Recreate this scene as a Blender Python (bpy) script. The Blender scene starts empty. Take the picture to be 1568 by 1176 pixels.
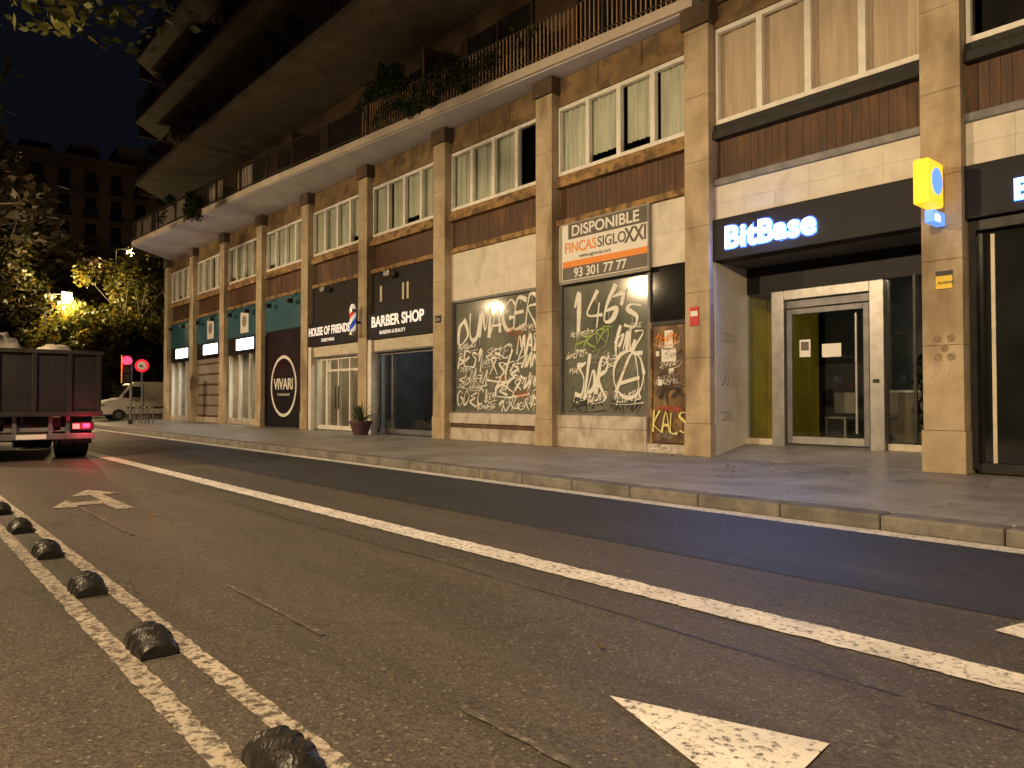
import bpy, math, random
from mathutils import Vector
random.seed(7)
R = math.radians
scene = bpy.context.scene
COL = scene.collection

# ------------------------------------------------------------------ materials
def new_mat(name):
    m = bpy.data.materials.new(name); m.use_nodes = True
    nt = m.node_tree
    return m, nt, nt.nodes['Principled BSDF']

def mat(name, c1, c2=None, rough=0.7, scale=4.0, detail=4.0, bump=0.0, bscale=60.0,
        metal=0.0, stretch=(1, 1, 1), contrast=(0.35, 0.65), speck=None, spscale=150.0, spthr=(0.62, 0.7),
        coat=0.0, spec=0.5, stain=None):
    m, nt, p = new_mat(name)
    N, L = nt.nodes, nt.links
    p.inputs['Roughness'].default_value = rough
    p.inputs['Metallic'].default_value = metal
    p.inputs['Coat Weight'].default_value = coat
    p.inputs['Specular IOR Level'].default_value = spec
    tc = N.new('ShaderNodeTexCoord'); mp = N.new('ShaderNodeMapping')
    mp.inputs['Scale'].default_value = stretch
    L.new(tc.outputs['Object'], mp.inputs['Vector'])
    if c2 is None: c2 = tuple(v * 0.8 for v in c1)
    no = N.new('ShaderNodeTexNoise'); no.inputs['Scale'].default_value = scale
    no.inputs['Detail'].default_value = min(detail, 5); no.inputs['Roughness'].default_value = 0.62
    L.new(mp.outputs[0], no.inputs['Vector'])
    rp = N.new('ShaderNodeValToRGB')
    rp.color_ramp.elements[0].position = contrast[0]; rp.color_ramp.elements[0].color = (*c2, 1)
    rp.color_ramp.elements[1].position = contrast[1]; rp.color_ramp.elements[1].color = (*c1, 1)
    L.new(no.outputs['Fac'], rp.inputs['Fac'])
    out = rp.outputs['Color']
    if speck:
        n2 = N.new('ShaderNodeTexNoise'); n2.inputs['Scale'].default_value = spscale; n2.inputs['Detail'].default_value = 2
        L.new(tc.outputs['Object'], n2.inputs['Vector'])
        mr = N.new('ShaderNodeMapRange'); mr.inputs[1].default_value = spthr[0]; mr.inputs[2].default_value = spthr[1]
        L.new(n2.outputs['Fac'], mr.inputs[0])
        mx = N.new('ShaderNodeMix'); mx.data_type = 'RGBA'
        L.new(mr.outputs[0], mx.inputs['Factor']); L.new(out, mx.inputs[6]); mx.inputs[7].default_value = (*speck, 1)
        out = mx.outputs[2]
    if stain:
        n3 = N.new('ShaderNodeTexNoise'); n3.inputs['Scale'].default_value = stain[1]; n3.inputs['Detail'].default_value = 4
        m3 = N.new('ShaderNodeMapping'); m3.inputs['Scale'].default_value = stain[2]
        L.new(tc.outputs['Object'], m3.inputs['Vector']); L.new(m3.outputs[0], n3.inputs['Vector'])
        mr = N.new('ShaderNodeMapRange'); mr.inputs[1].default_value = stain[3]; mr.inputs[2].default_value = stain[4]
        mr.inputs[4].default_value = 0.8
        L.new(n3.outputs['Fac'], mr.inputs[0])
        mx = N.new('ShaderNodeMix'); mx.data_type = 'RGBA'
        L.new(mr.outputs[0], mx.inputs['Factor']); L.new(out, mx.inputs[6]); mx.inputs[7].default_value = (*stain[0], 1)
        out = mx.outputs[2]
    L.new(out, p.inputs['Base Color'])
    if bump:
        nb = N.new('ShaderNodeTexNoise'); nb.inputs['Scale'].default_value = bscale; nb.inputs['Detail'].default_value = 2
        L.new(mp.outputs[0], nb.inputs['Vector'])
        b = N.new('ShaderNodeBump'); b.inputs['Strength'].default_value = bump; b.inputs['Distance'].default_value = 0.02
        L.new(nb.outputs['Fac'], b.inputs['Height']); L.new(b.outputs[0], p.inputs['Normal'])
    return m

def emis(name, c, s):
    m, nt, p = new_mat(name)
    p.inputs['Base Color'].default_value = (*[min(1, v) for v in c], 1)
    p.inputs['Emission Color'].default_value = (*c, 1)
    p.inputs['Emission Strength'].default_value = s
    return m

def glass(name, tint=(0.8, 0.85, 0.85), refl=0.12):
    m = bpy.data.materials.new(name); m.use_nodes = True
    nt = m.node_tree; N, L = nt.nodes, nt.links
    for n in list(N):
        if n.type != 'OUTPUT_MATERIAL': N.remove(n)
    o = [n for n in N if n.type == 'OUTPUT_MATERIAL'][0]
    t = N.new('ShaderNodeBsdfTransparent'); t.inputs[0].default_value = (*tint, 1)
    g = N.new('ShaderNodeBsdfGlossy'); g.inputs['Roughness'].default_value = 0.02
    lw = N.new('ShaderNodeFresnel'); lw.inputs[0].default_value = 1.5
    ad = N.new('ShaderNodeMath'); ad.operation = 'ADD'; ad.inputs[1].default_value = refl
    L.new(lw.outputs[0], ad.inputs[0])
    mx = N.new('ShaderNodeMixShader'); L.new(ad.outputs[0], mx.inputs[0]); L.new(t.outputs[0], mx.inputs[1]); L.new(g.outputs[0], mx.inputs[2])
    L.new(mx.outputs[0], o.inputs[0])
    return m

def asphalt(name, a, b, speck, rough=0.72, wear=None):
    m, nt, p = new_mat(name); N, L = nt.nodes, nt.links
    tc = N.new('ShaderNodeTexCoord')
    def noise(s, d=3, st=None):
        n = N.new('ShaderNodeTexNoise'); n.inputs['Scale'].default_value = s; n.inputs['Detail'].default_value = d
        n.inputs['Roughness'].default_value = 0.65
        if st:
            mp = N.new('ShaderNodeMapping'); mp.inputs['Scale'].default_value = st
            L.new(tc.outputs['Object'], mp.inputs[0]); L.new(mp.outputs[0], n.inputs['Vector'])
        else: L.new(tc.outputs['Object'], n.inputs['Vector'])
        return n
    big = noise(0.8, 5, (0.22, 1.6, 1))
    r = N.new('ShaderNodeValToRGB'); r.color_ramp.elements[0].position = .33; r.color_ramp.elements[1].position = .68
    r.color_ramp.elements[0].color = (*b, 1); r.color_ramp.elements[1].color = (*a, 1)
    L.new(big.outputs[0], r.inputs[0])
    vo = N.new('ShaderNodeTexVoronoi'); vo.inputs['Scale'].default_value = 95; L.new(tc.outputs['Object'], vo.inputs['Vector'])
    mr = N.new('ShaderNodeMapRange'); mr.inputs[3].default_value = 0.55; mr.inputs[4].default_value = 1.45
    sep = N.new('ShaderNodeSeparateColor'); L.new(vo.outputs['Color'], sep.inputs[0]); L.new(sep.outputs[0], mr.inputs[0])
    mu = N.new('ShaderNodeMix'); mu.data_type = 'RGBA'; mu.blend_type = 'MULTIPLY'; mu.inputs['Factor'].default_value = 1
    L.new(r.outputs[0], mu.inputs[6]); L.new(mr.outputs[0], mu.inputs[7])
    m2 = N.new('ShaderNodeMapRange'); m2.inputs[1].default_value = .97; m2.inputs[2].default_value = .985
    L.new(sep.outputs[1], m2.inputs[0])
    mx = N.new('ShaderNodeMix'); mx.data_type = 'RGBA'; L.new(m2.outputs[0], mx.inputs['Factor'])
    L.new(mu.outputs[2], mx.inputs[6]); mx.inputs[7].default_value = (*speck, 1)
    out = mx.outputs[2]
    va = N.new('ShaderNodeTexVoronoi'); va.feature = 'DISTANCE_TO_EDGE'; va.inputs['Scale'].default_value = 0.35
    vadd = N.new('ShaderNodeVectorMath'); vadd.operation = 'ADD'
    L.new(tc.outputs['Object'], vadd.inputs[0]); L.new(big.outputs['Color'], vadd.inputs[1]); L.new(vadd.outputs[0], va.inputs['Vector'])
    mc = N.new('ShaderNodeMapRange'); mc.inputs[2].default_value = 0.006
    mc.inputs[3].default_value = 0.6; mc.inputs[4].default_value = 1.0; L.new(va.outputs[0], mc.inputs[0])
    mk = N.new('ShaderNodeMix'); mk.data_type = 'RGBA'; mk.blend_type = 'MULTIPLY'; mk.inputs['Factor'].default_value = 1
    L.new(out, mk.inputs[6]); L.new(mc.outputs[0], mk.inputs[7]); out = mk.outputs[2]
    if wear:
        wn = noise(1.6, 5, (.35, 2.2, 1))
        wr = N.new('ShaderNodeMapRange'); wr.inputs[1].default_value = .56; wr.inputs[2].default_value = .78; wr.inputs[4].default_value = .55
        L.new(wn.outputs[0], wr.inputs[0])
        wx = N.new('ShaderNodeMix'); wx.data_type = 'RGBA'; L.new(wr.outputs[0], wx.inputs['Factor']); L.new(out, wx.inputs[6]); wx.inputs[7].default_value = (*wear, 1)
        out = wx.outputs[2]
    L.new(out, p.inputs['Base Color'])
    p.inputs['Roughness'].default_value = rough
    b1 = N.new('ShaderNodeBump'); b1.inputs['Strength'].default_value = 0.45; b1.inputs['Distance'].default_value = 0.006
    L.new(vo.outputs['Distance'], b1.inputs['Height']); L.new(b1.outputs[0], p.inputs['Normal'])
    return m

def paint(name, c, under, thr=(0.36, 0.46), scale=26, st=(1, 1, 1)):
    m, nt, p = new_mat(name); N, L = nt.nodes, nt.links
    tc = N.new('ShaderNodeTexCoord'); mp = N.new('ShaderNodeMapping'); mp.inputs['Scale'].default_value = st
    L.new(tc.outputs['Object'], mp.inputs[0])
    n = N.new('ShaderNodeTexNoise'); n.inputs['Scale'].default_value = scale; n.inputs['Detail'].default_value = 5; n.inputs['Roughness'].default_value = .75
    L.new(mp.outputs[0], n.inputs['Vector'])
    mr = N.new('ShaderNodeMapRange'); mr.inputs[1].default_value = thr[0]; mr.inputs[2].default_value = thr[1]
    L.new(n.outputs[0], mr.inputs[0])
    n2 = N.new('ShaderNodeTexNoise'); n2.inputs['Scale'].default_value = 3; n2.inputs['Detail'].default_value = 3
    L.new(tc.outputs['Object'], n2.inputs['Vector'])
    r = N.new('ShaderNodeValToRGB'); r.color_ramp.elements[0].position = .3; r.color_ramp.elements[1].position = .7
    r.color_ramp.elements[0].color = (*[v * .7 for v in c], 1); r.color_ramp.elements[1].color = (*c, 1)
    L.new(n2.outputs[0], r.inputs[0])
    mx = N.new('ShaderNodeMix'); mx.data_type = 'RGBA'; L.new(mr.outputs[0], mx.inputs['Factor'])
    mx.inputs[6].default_value = (*under, 1); L.new(r.outputs[0], mx.inputs[7])
    L.new(mx.outputs[2], p.inputs['Base Color']); p.inputs['Roughness'].default_value = .6
    b1 = N.new('ShaderNodeBump'); b1.inputs['Strength'].default_value = .4; b1.inputs['Distance'].default_value = .01
    L.new(n.outputs[0], b1.inputs['Height']); L.new(b1.outputs[0], p.inputs['Normal'])
    return m

def leafmat(name, c1, c2, c3, scale=0.9):
    m, nt, p = new_mat(name); N, L = nt.nodes, nt.links
    tc = N.new('ShaderNodeTexCoord')
    n = N.new('ShaderNodeTexNoise'); n.inputs['Scale'].default_value = scale; n.inputs['Detail'].default_value = 4
    L.new(tc.outputs['Object'], n.inputs['Vector'])
    r = N.new('ShaderNodeValToRGB'); e = r.color_ramp.elements
    e[0].position = .35; e[0].color = (*c1, 1); e[1].position = .65; e[1].color = (*c3, 1)
    k = e.new(.5); k.color = (*c2, 1)
    L.new(n.outputs[0], r.inputs[0]); L.new(r.outputs[0], p.inputs['Base Color'])
    p.inputs['Roughness'].default_value = .6
    tr = N.new('ShaderNodeBsdfTranslucent'); L.new(r.outputs[0], tr.inputs[0])
    mx = N.new('ShaderNodeMixShader'); mx.inputs[0].default_value = .4
    o = [q for q in N if q.type == 'OUTPUT_MATERIAL'][0]
    L.new(p.outputs[0], mx.inputs[1]); L.new(tr.outputs[0], mx.inputs[2]); L.new(mx.outputs[0], o.inputs[0])
    return m

M = {}
M['asph'] = asphalt('asphalt_old', (.094, .080, .065), (.052, .045, .038), (.2, .18, .15), .64)
M['asph2'] = asphalt('asphalt_new', (.034, .035, .040), (.02, .021, .025), (.07, .07, .07), .6, wear=(.095, .092, .09))
M['seal'] = mat('bitumen_seal', (.02, .018, .016), (.012, .011, .01), .5, 8, 3)
M['paint'] = paint('road_paint', (.80, .77, .72), (.1, .09, .075), thr=(.38, .47))
M['paintw'] = paint('road_paint_worn', (.46, .41, .34), (.08, .068, .055), (.42, .54), 22)
M['paintf'] = paint('road_paint_faded', (.25, .22, .18), (.075, .065, .055), (.50, .62), 18)
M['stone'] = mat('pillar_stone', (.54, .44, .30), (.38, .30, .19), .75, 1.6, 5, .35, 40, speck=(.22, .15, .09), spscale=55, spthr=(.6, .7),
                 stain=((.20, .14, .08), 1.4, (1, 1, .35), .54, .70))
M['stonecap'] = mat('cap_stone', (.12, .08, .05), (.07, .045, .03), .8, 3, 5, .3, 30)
M['ledge'] = mat('ledge_stone', (.42, .26, .10), (.2, .12, .05), .8, 3, 5, .4, 40, stain=((.09, .055, .03), 4, (1, 1, 1), .48, .6))
M['ochre'] = mat('ochre_wall', (.27, .18, .08), (.15, .10, .05), .85, 2, 5, .4, 45, stain=((.1, .065, .035), 2.4, (1, 1, 1), .5, .65))
M['wood'] = mat('brown_cladding', (.11, .053, .026), (.055, .028, .015), .6, 2.2, 5, .2, 12, stretch=(6, 6, .5),
                stain=((.16, .085, .035), 1.6, (1.5, 1, .5), .55, .7))
M['marble'] = mat('marble_tile', (.70, .66, .57), (.60, .56, .47), .45, 3, 5, .05, 20, stain=((.42, .37, .29), 2, (1, 1, .5), .56, .8))
M['plinth'] = mat('marble_plinth', (.60, .54, .48), (.44, .39, .34), .5, 3, 5, .1, 20, stain=((.25, .20, .15), 3, (1, 1, .5), .5, .68))
M['black'] = mat('black_fascia', (.008, .008, .011), (.005, .005, .008), .5, 2, 2, spec=.25)
M['blackm'] = mat('black_cladding', (.02, .017, .015), (.012, .010, .010), .6, 3, 3, spec=.3)
M['greym'] = mat('grey_metal', (.2, .2, .21), (.13, .13, .14), .45, 4, 3, metal=.4)
M['darkm'] = mat('dark_metal', (.035, .033, .032), (.02, .02, .02), .45, 6, 3, metal=.5)
M['alu'] = mat('aluminium_frame', (.40, .395, .39), (.30, .295, .29), .38, 5, 3, metal=.6)
M['white'] = mat('white_frame_paint', (.82, .80, .74), (.7, .68, .62), .5, 5, 3)
M['cream'] = mat('cream_shutter', (.7, .63, .5), (.56, .5, .39), .55, 5, 3)
M['teal'] = mat('teal_panel', (.03, .11, .15), (.02, .085, .115), .5, 3, 3)
M['curt'] = mat('curtain_grey', (.60, .62, .52), (.42, .44, .37), .9, 2, 3, stretch=(4, 4, .3))
M['curtb'] = mat('curtain_beige', (.62, .52, .41), (.50, .41, .32), .9, 2, 3, stretch=(3, 3, .3))
M['dark'] = mat('dark_interior', (.012, .011, .01), (.006, .006, .006), .8, 2, 2)
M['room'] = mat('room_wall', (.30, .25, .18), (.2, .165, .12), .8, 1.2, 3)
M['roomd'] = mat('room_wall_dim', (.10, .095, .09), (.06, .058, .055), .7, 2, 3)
M['glass'] = glass('window_glass', (.97, .98, .97), .02)
M['glassd'] = glass('shop_glass', (.74, .77, .74), .03)
M['wash'] = mat('whitewashed_glass', (.215, .225, .185), (.10, .11, .09), .09, 1.3, 5, coat=.8, stretch=(1, 1, .6), contrast=(.3, .7))
M['blackglass'] = mat('black_glass', (.02, .022, .02), (.01, .01, .01), .06, 1, 2, coat=.5)
M['yellow'] = mat('yellow_wall', (.66, .50, .02), (.5, .38, .015), .6, 2, 3)
M['spray'] = mat('white_spray', (.9, .9, .85), (.66, .66, .62), .6, 30, 3)
M['sprayy'] = mat('yellow_spray', (.85, .8, .3), (.6, .56, .2), .6, 30, 3)
M['sprayb'] = mat('black_spray', (.02, .02, .02), (.03, .03, .03), .6, 30, 3)
M['sprayr'] = mat('red_spray', (.5, .1, .04), (.4, .08, .03), .6, 30, 3)
M['sprayg'] = mat('green_spray', (.35, .5, .12), (.25, .4, .1), .6, 30, 3)
M['brownp'] = mat('brown_panel', (.15, .085, .04), (.07, .04, .02), .5, 3, 5, stain=((.3, .18, .07), 5, (1, 1, 1), .55, .66))
M['kerb'] = mat('kerb_granite', (.21, .195, .175), (.13, .122, .11), .75, 5, 5, .3, 60, speck=(.09, .085, .08), spscale=90, stain=((.08, .072, .062), 2, (1, 1, 1), .5, .7))
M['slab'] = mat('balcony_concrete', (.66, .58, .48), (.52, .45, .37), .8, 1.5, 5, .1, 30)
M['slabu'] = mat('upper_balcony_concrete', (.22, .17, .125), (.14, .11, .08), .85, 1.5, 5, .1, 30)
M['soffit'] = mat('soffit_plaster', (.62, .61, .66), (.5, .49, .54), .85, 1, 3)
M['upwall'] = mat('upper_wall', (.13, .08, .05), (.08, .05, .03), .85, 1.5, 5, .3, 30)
M['rail'] = mat('railing_paint', (.60, .38, .20), (.42, .27, .14), .6, 5, 3)
M['raild'] = mat('railing_dark', (.07, .05, .035), (.04, .03, .02), .6, 5, 3)
M['rubber'] = mat('black_rubber', (.022, .02, .018), (.012, .011, .01), .42, 20, 3, .2, 60, spec=.4)
M['bark'] = mat('plane_bark', (.2, .17, .12), (.1, .08, .06), .85, 5, 4, .5, 20)
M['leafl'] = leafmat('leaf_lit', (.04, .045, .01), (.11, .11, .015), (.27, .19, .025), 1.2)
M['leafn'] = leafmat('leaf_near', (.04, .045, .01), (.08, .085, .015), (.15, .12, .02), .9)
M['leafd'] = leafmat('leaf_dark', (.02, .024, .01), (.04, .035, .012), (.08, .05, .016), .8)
M['leafp'] = leafmat('leaf_pot', (.02, .035, .012), (.035, .06, .02), (.07, .09, .03), 5)
M['leafag'] = leafmat('leaf_agave', (.05, .09, .03), (.08, .14, .045), (.14, .19, .06), 5)
M['dryleaf'] = leafmat('leaf_dry', (.2, .1, .03), (.35, .2, .06), (.3, .25, .08), 8)
M['farwall'] = mat('far_wall', (.12, .095, .075), (.08, .062, .05), .9, .4, 4)
M['truckp'] = mat('truck_panel', (.022, .02, .02), (.012, .011, .011), .5, 2, 5, .1, 20)
M['truckred'] = mat('truck_rail', (.035, .028, .027), (.022, .018, .017), .5, 3, 4)
M['tyre'] = mat('tyre', (.02, .02, .02), (.012, .012, .012), .8, 20, 3)
M['vanw'] = mat('van_paint', (.78, .75, .68), (.7, .67, .6), .35, 1, 3, coat=.5)
M['sack'] = mat('pale_sack', (.6, .55, .45), (.45, .4, .33), .9, 6, 4, .5, 20)
M['clay'] = mat('clay_pot', (.12, .06, .08), (.08, .04, .05), .6, 8, 3)
M['orange'] = mat('orange_print', (.85, .28, .03), (.8, .26, .03), .5, 3, 2)
M['signdark'] = mat('dark_print', (.12, .105, .09), (.1, .09, .08), .5, 3, 2)
M['signgrey'] = mat('grey_print', (.3, .28, .24), (.27, .25, .22), .5, 3, 2)
M['signwhite'] = mat('white_print', (.8, .79, .75), (.76, .75, .7), .5, 3, 2)
M['red'] = mat('red_print', (.6, .04, .03), (.5, .03, .03), .5, 3, 2)
M['blue'] = mat('blue_print', (.04, .08, .4), (.03, .06, .3), .5, 3, 2)
M['yel'] = mat('yellow_print', (.85, .6, .05), (.8, .55, .04), .5, 3, 2)
M['stain'] = mat('grime', (.1, .075, .05), (.16, .12, .08), .8, 20, 3)
M['soot'] = mat('soot', (.22, .15, .09), (.33, .25, .16), .8, 18, 4, contrast=(.4, .6))
M['e_white'] = emis('sign_light_white', (.85, .95, 1), 9)
M['e_warmw'] = emis('sign_light_warm', (1, .92, .82), .5)
M['e_blue'] = emis('sign_light_blue', (.03, .13, 1), 5)
M['e_boxw'] = emis('lightbox_white', (.75, .87, 1), 8)
M['e_yel'] = emis('lightbox_yellow', (1, .5, .02), 1.3)
M['e_blue2'] = emis('lightbox_blue', (.12, .3, .9), 1.2)
M['e_red'] = emis('red_lamp', (1, .012, .03), 9)
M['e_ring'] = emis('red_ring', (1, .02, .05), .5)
M['e_redd'] = emis('red_lamp_dim', (1, .03, .08), 5)
M['e_lamp'] = emis('lamp_glow', (1, .66, .28), 60)
M['e_lampw'] = emis('lamp_glow_far', (1, .75, .38), 130)
M['e_bpw'] = emis('pole_white', (1, .93, .8), .4); M['e_bpr'] = emis('pole_red', (.8, .04, .03), .5); M['e_bpb'] = emis('pole_blue', (.04, .08, .5), .4)

def pavement():
    m, nt, p = new_mat('pavement_tiles'); N, L = nt.nodes, nt.links
    tc = N.new('ShaderNodeTexCoord')
    br = N.new('ShaderNodeTexBrick'); br.offset = 0.5; br.inputs['Scale'].default_value = 1
    br.inputs['Brick Width'].default_value = .6; br.inputs['Row Height'].default_value = .4
    br.inputs['Mortar Size'].default_value = .006
    br.inputs['Color1'].default_value = (.315, .305, .285, 1); br.inputs['Color2'].default_value = (.26, .25, .235, 1)
    br.inputs['Mortar'].default_value = (.15, .14, .13, 1)
    L.new(tc.outputs['Object'], br.inputs['Vector'])
    n = N.new('ShaderNodeTexNoise'); n.inputs['Scale'].default_value = .9; n.inputs['Detail'].default_value = 5
    n.inputs['Roughness'].default_value = .72; L.new(tc.outputs['Object'], n.inputs['Vector'])
    mr = N.new('ShaderNodeMapRange'); mr.inputs[1].default_value = .3; mr.inputs[2].default_value = .7
    mr.inputs[3].default_value = .55; mr.inputs[4].default_value = 1.25; L.new(n.outputs[0], mr.inputs[0])
    mu = N.new('ShaderNodeMix'); mu.data_type = 'RGBA'; mu.blend_type = 'MULTIPLY'; mu.inputs['Factor'].default_value = 1
    L.new(br.outputs[0], mu.inputs[6]); L.new(mr.outputs[0], mu.inputs[7])
    vo = N.new('ShaderNodeTexVoronoi'); vo.inputs['Scale'].default_value = 3.5; L.new(tc.outputs['Object'], vo.inputs['Vector'])
    gm = N.new('ShaderNodeMapRange'); gm.inputs[1].default_value = .07; gm.inputs[2].default_value = .10; gm.inputs[3].default_value = .55; gm.inputs[4].default_value = 1
    L.new(vo.outputs['Distance'], gm.inputs[0])
    m3 = N.new('ShaderNodeMix'); m3.data_type = 'RGBA'; m3.blend_type = 'MULTIPLY'; m3.inputs['Factor'].default_value = 1
    L.new(mu.outputs[2], m3.inputs[6]); L.new(gm.outputs[0], m3.inputs[7]); L.new(m3.outputs[2], p.inputs['Base Color'])
    r2 = N.new('ShaderNodeMapRange'); r2.inputs[3].default_value = .25; r2.inputs[4].default_value = .65
    L.new(n.outputs[0], r2.inputs[0]); L.new(r2.outputs[0], p.inputs['Roughness'])
    nb = N.new('ShaderNodeTexNoise'); nb.inputs['Scale'].default_value = 60; nb.inputs['Detail'].default_value = 1; L.new(tc.outputs['Object'], nb.inputs['Vector'])
    b = N.new('ShaderNodeBump'); b.inputs['Strength'].default_value = .15; b.inputs['Distance'].default_value = .01
    L.new(nb.outputs[0], b.inputs['Height']); L.new(b.outputs[0], p.inputs['Normal'])
    return m
M['walk'] = pavement()

# ------------------------------------------------------------------ builders
def parent(name):
    e = bpy.data.objects.new(name, None); COL.objects.link(e); return e

def mesh_obj(name, verts, faces, m, par=None, bevel=0, smooth=False):
    me = bpy.data.meshes.new(name); me.from_pydata([tuple(v) for v in verts], [], faces); me.update()
    ob = bpy.data.objects.new(name, me); COL.objects.link(ob)
    if m: me.materials.append(M[m] if isinstance(m, str) else m)
    if par: ob.parent = par
    if smooth:
        for f in me.polygons: f.use_smooth = True
    if bevel:
        b = ob.modifiers.new('bevel', 'BEVEL'); b.width = bevel; b.segments = 2; b.limit_method = 'ANGLE'
    return ob

class Acc:
    """collects boxes / prisms of one material into one mesh"""
    def __init__(s): s.d = {}
    def get(s, par, name, m):
        k = (par.name if par else None, name, m)
        if k not in s.d: s.d[k] = [[], [], par, 0]
        return s.d[k]
    def box(s, par, name, m, x0, x1, y0, y1, z0, z1, bevel=0):
        e = s.get(par, name, m); v = e[0]; n = len(v)
        x0, x1 = min(x0, x1), max(x0, x1)
        v += [(x0, y0, z0), (x1, y0, z0), (x1, y1, z0), (x0, y1, z0), (x0, y0, z1), (x1, y0, z1), (x1, y1, z1), (x0, y1, z1)]
        for f in [(0, 3, 2, 1), (4, 5, 6, 7), (0, 1, 5, 4), (1, 2, 6, 5), (2, 3, 7, 6), (3, 0, 4, 7)]:
            e[1].append(tuple(i + n for i in f))
        if bevel: e[3] = bevel
    def prism(s, par, name, m, pts, z0, z1):
        e = s.get(par, name, m); v = e[0]; n = len(v); k = len(pts)
        ar = sum(pts[i][0] * pts[(i + 1) % k][1] - pts[(i + 1) % k][0] * pts[i][1] for i in range(k))
        if ar < 0: pts = pts[::-1]
        v += [(p[0], p[1], z0) for p in pts] + [(p[0], p[1], z1) for p in pts]
        e[1].append(tuple(n + i for i in reversed(range(k)))); e[1].append(tuple(n + k + i for i in range(k)))
        for i in range(k):
            j = (i + 1) % k; e[1].append((n + i, n + j, n + k + j, n + k + i))
    def raw(s, par, name, m, verts, faces):
        e = s.get(par, name, m); n = len(e[0]); e[0].extend(verts)
        e[1].extend([tuple(i + n for i in f) for f in faces])
    def cyl(s, par, name, m, p0, p1, r0, r1=None, seg=12):
        if r1 is None: r1 = r0
        a, b = Vector(p0), Vector(p1); d = (b - a).normalized()
        u = d.orthogonal().normalized(); w = d.cross(u)
        vs = []
        for c, r in ((a, r0), (b, r1)):
            for i in range(seg):
                t = 2 * math.pi * i / seg; vs.append(tuple(c + u * math.cos(t) * r + w * math.sin(t) * r))
        fs = [tuple(reversed(range(seg))), tuple(range(seg, 2 * seg))]
        for i in range(seg):
            j = (i + 1) % seg; fs.append((i, j, seg + j, seg + i))
        s.raw(par, name, m, vs, fs)
    def flush(s):
        for (p, name, m), (v, f, par, bev) in s.d.items():
            mesh_obj(name, v, f, m, par, bev)
        s.d = {}
A = Acc()

def text(par, name, body, x, y, z, size, m, align='LEFT', ext=0.004, rotz=0, sx=1.0, off=0.0, sp=1.0):
    c = bpy.data.curves.new(name, 'FONT'); c.body = body; c.size = size; c.extrude = ext; c.align_x = align
    c.offset = off; c.space_character = sp; c.resolution_u = 6
    c.materials.append(M[m]); o = bpy.data.objects.new(name, c); COL.objects.link(o)
    o.location = (x, y, z); o.rotation_euler = (R(90), 0, rotz); o.scale = (sx, 1, 1)
    if par: o.parent = par
    return o

# ------------------------------------------------------------------ ground
g = mesh_obj('ground', [(-400, -300, -.004), (300, -300, -.004), (300, 400, -.004), (-400, 400, -.004)], [(0, 1, 2, 3)], 'asph')
rd = mesh_obj('road', [(-60, -2.5, 0), (40, -2.5, 0), (40, 7.08, 0), (-60, 7.08, 0)], [(0, 1, 2, 3)], 'asph')

def ribbon(name, m, x0, x1, y0, y1, z=.008, step=.06, jit=.006, par=None, wav=0):
    n = int(abs(x1 - x0) / step); vs = []; fs = []
    for i in range(n + 1):
        x = x0 + (x1 - x0) * i / n
        w = wav * (math.sin(x * 1.1) + .5 * math.sin(x * 3.7))
        vs += [(x, y0 + w + random.uniform(-jit, jit), z), (x, y1 + w + random.uniform(-jit, jit), z)]
    for i in range(n): fs.append((2 * i, 2 * i + 2, 2 * i + 3, 2 * i + 1) if x1 > x0 else (2 * i, 2 * i + 1, 2 * i + 3, 2 * i + 2))
    return mesh_obj(name, vs, fs, m, par)

ribbon('bus_lane_asphalt', 'asph2', -45, 20, 4.75, 7.05, .004, .2, .004)
ribbon('asphalt_seam', 'seal', -9, 6, 3.17, 3.178, .005, .05, .004, wav=.015)
mk = parent('road_markings')
ribbon('lane_line', 'paint', -34, 10, 3.56, 3.81, par=mk, jit=.010)
ribbon('kerb_line', 'paint', -38, 12, 6.76, 7.0, par=mk, jit=.006)
ribbon('bike_lane_line_outer', 'paintw', -40, 6, 1.11, 1.205, par=mk)
ribbon('bike_lane_line_inner', 'paintw', -40, 6, .84, .935, par=mk)
for a, b in ((-4.9, -3.5), (-2.35, -1.0), (-9.5, -7.2), (-.2, 1.2)):
    ribbon('faded_dash', 'paintf', a, b, 1.73, 1.765, par=mk, jit=.006)
def flat(name, m, pts, par=mk, z=.008):
    return mesh_obj(name, [(p[0], p[1], z) for p in pts], [tuple(range(len(pts)))], m, par)
flat('lane_arrow_near', 'paint', [(-2.03, 2.265), (-1.24, 1.97), (-1.2, 2.19), (.9, 2.19), (.9, 2.30), (-1.22, 2.30), (-1.25, 2.53)])
flat('bus_arrow', 'paint', [(-1.30, 4.42), (-.5, 4.2), (-.45, 4.9), (-1.22, 4.78)])
flat('lane_arrow_far', 'paintw', [(-11.2, 2.15), (-10.55, 1.86), (-10.55, 2.06), (-9.9, 2.06), (-9.9, 1.75), (-10.2, 1.75), (-9.55, 1.5), (-9.45, 1.75), (-9.6, 1.75), (-9.6, 2.02), (-9.0, 2.02), (-9.0, 2.2), (-10.55, 2.2), (-10.55, 2.42)])
for i in range(6):
    flat('crossing_bar', 'paintw', [(-34.5, 1.3 + i * .95), (-31.5, 1.3 + i * .95), (-31.5, 1.8 + i * .95), (-34.5, 1.8 + i * .95)])

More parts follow.
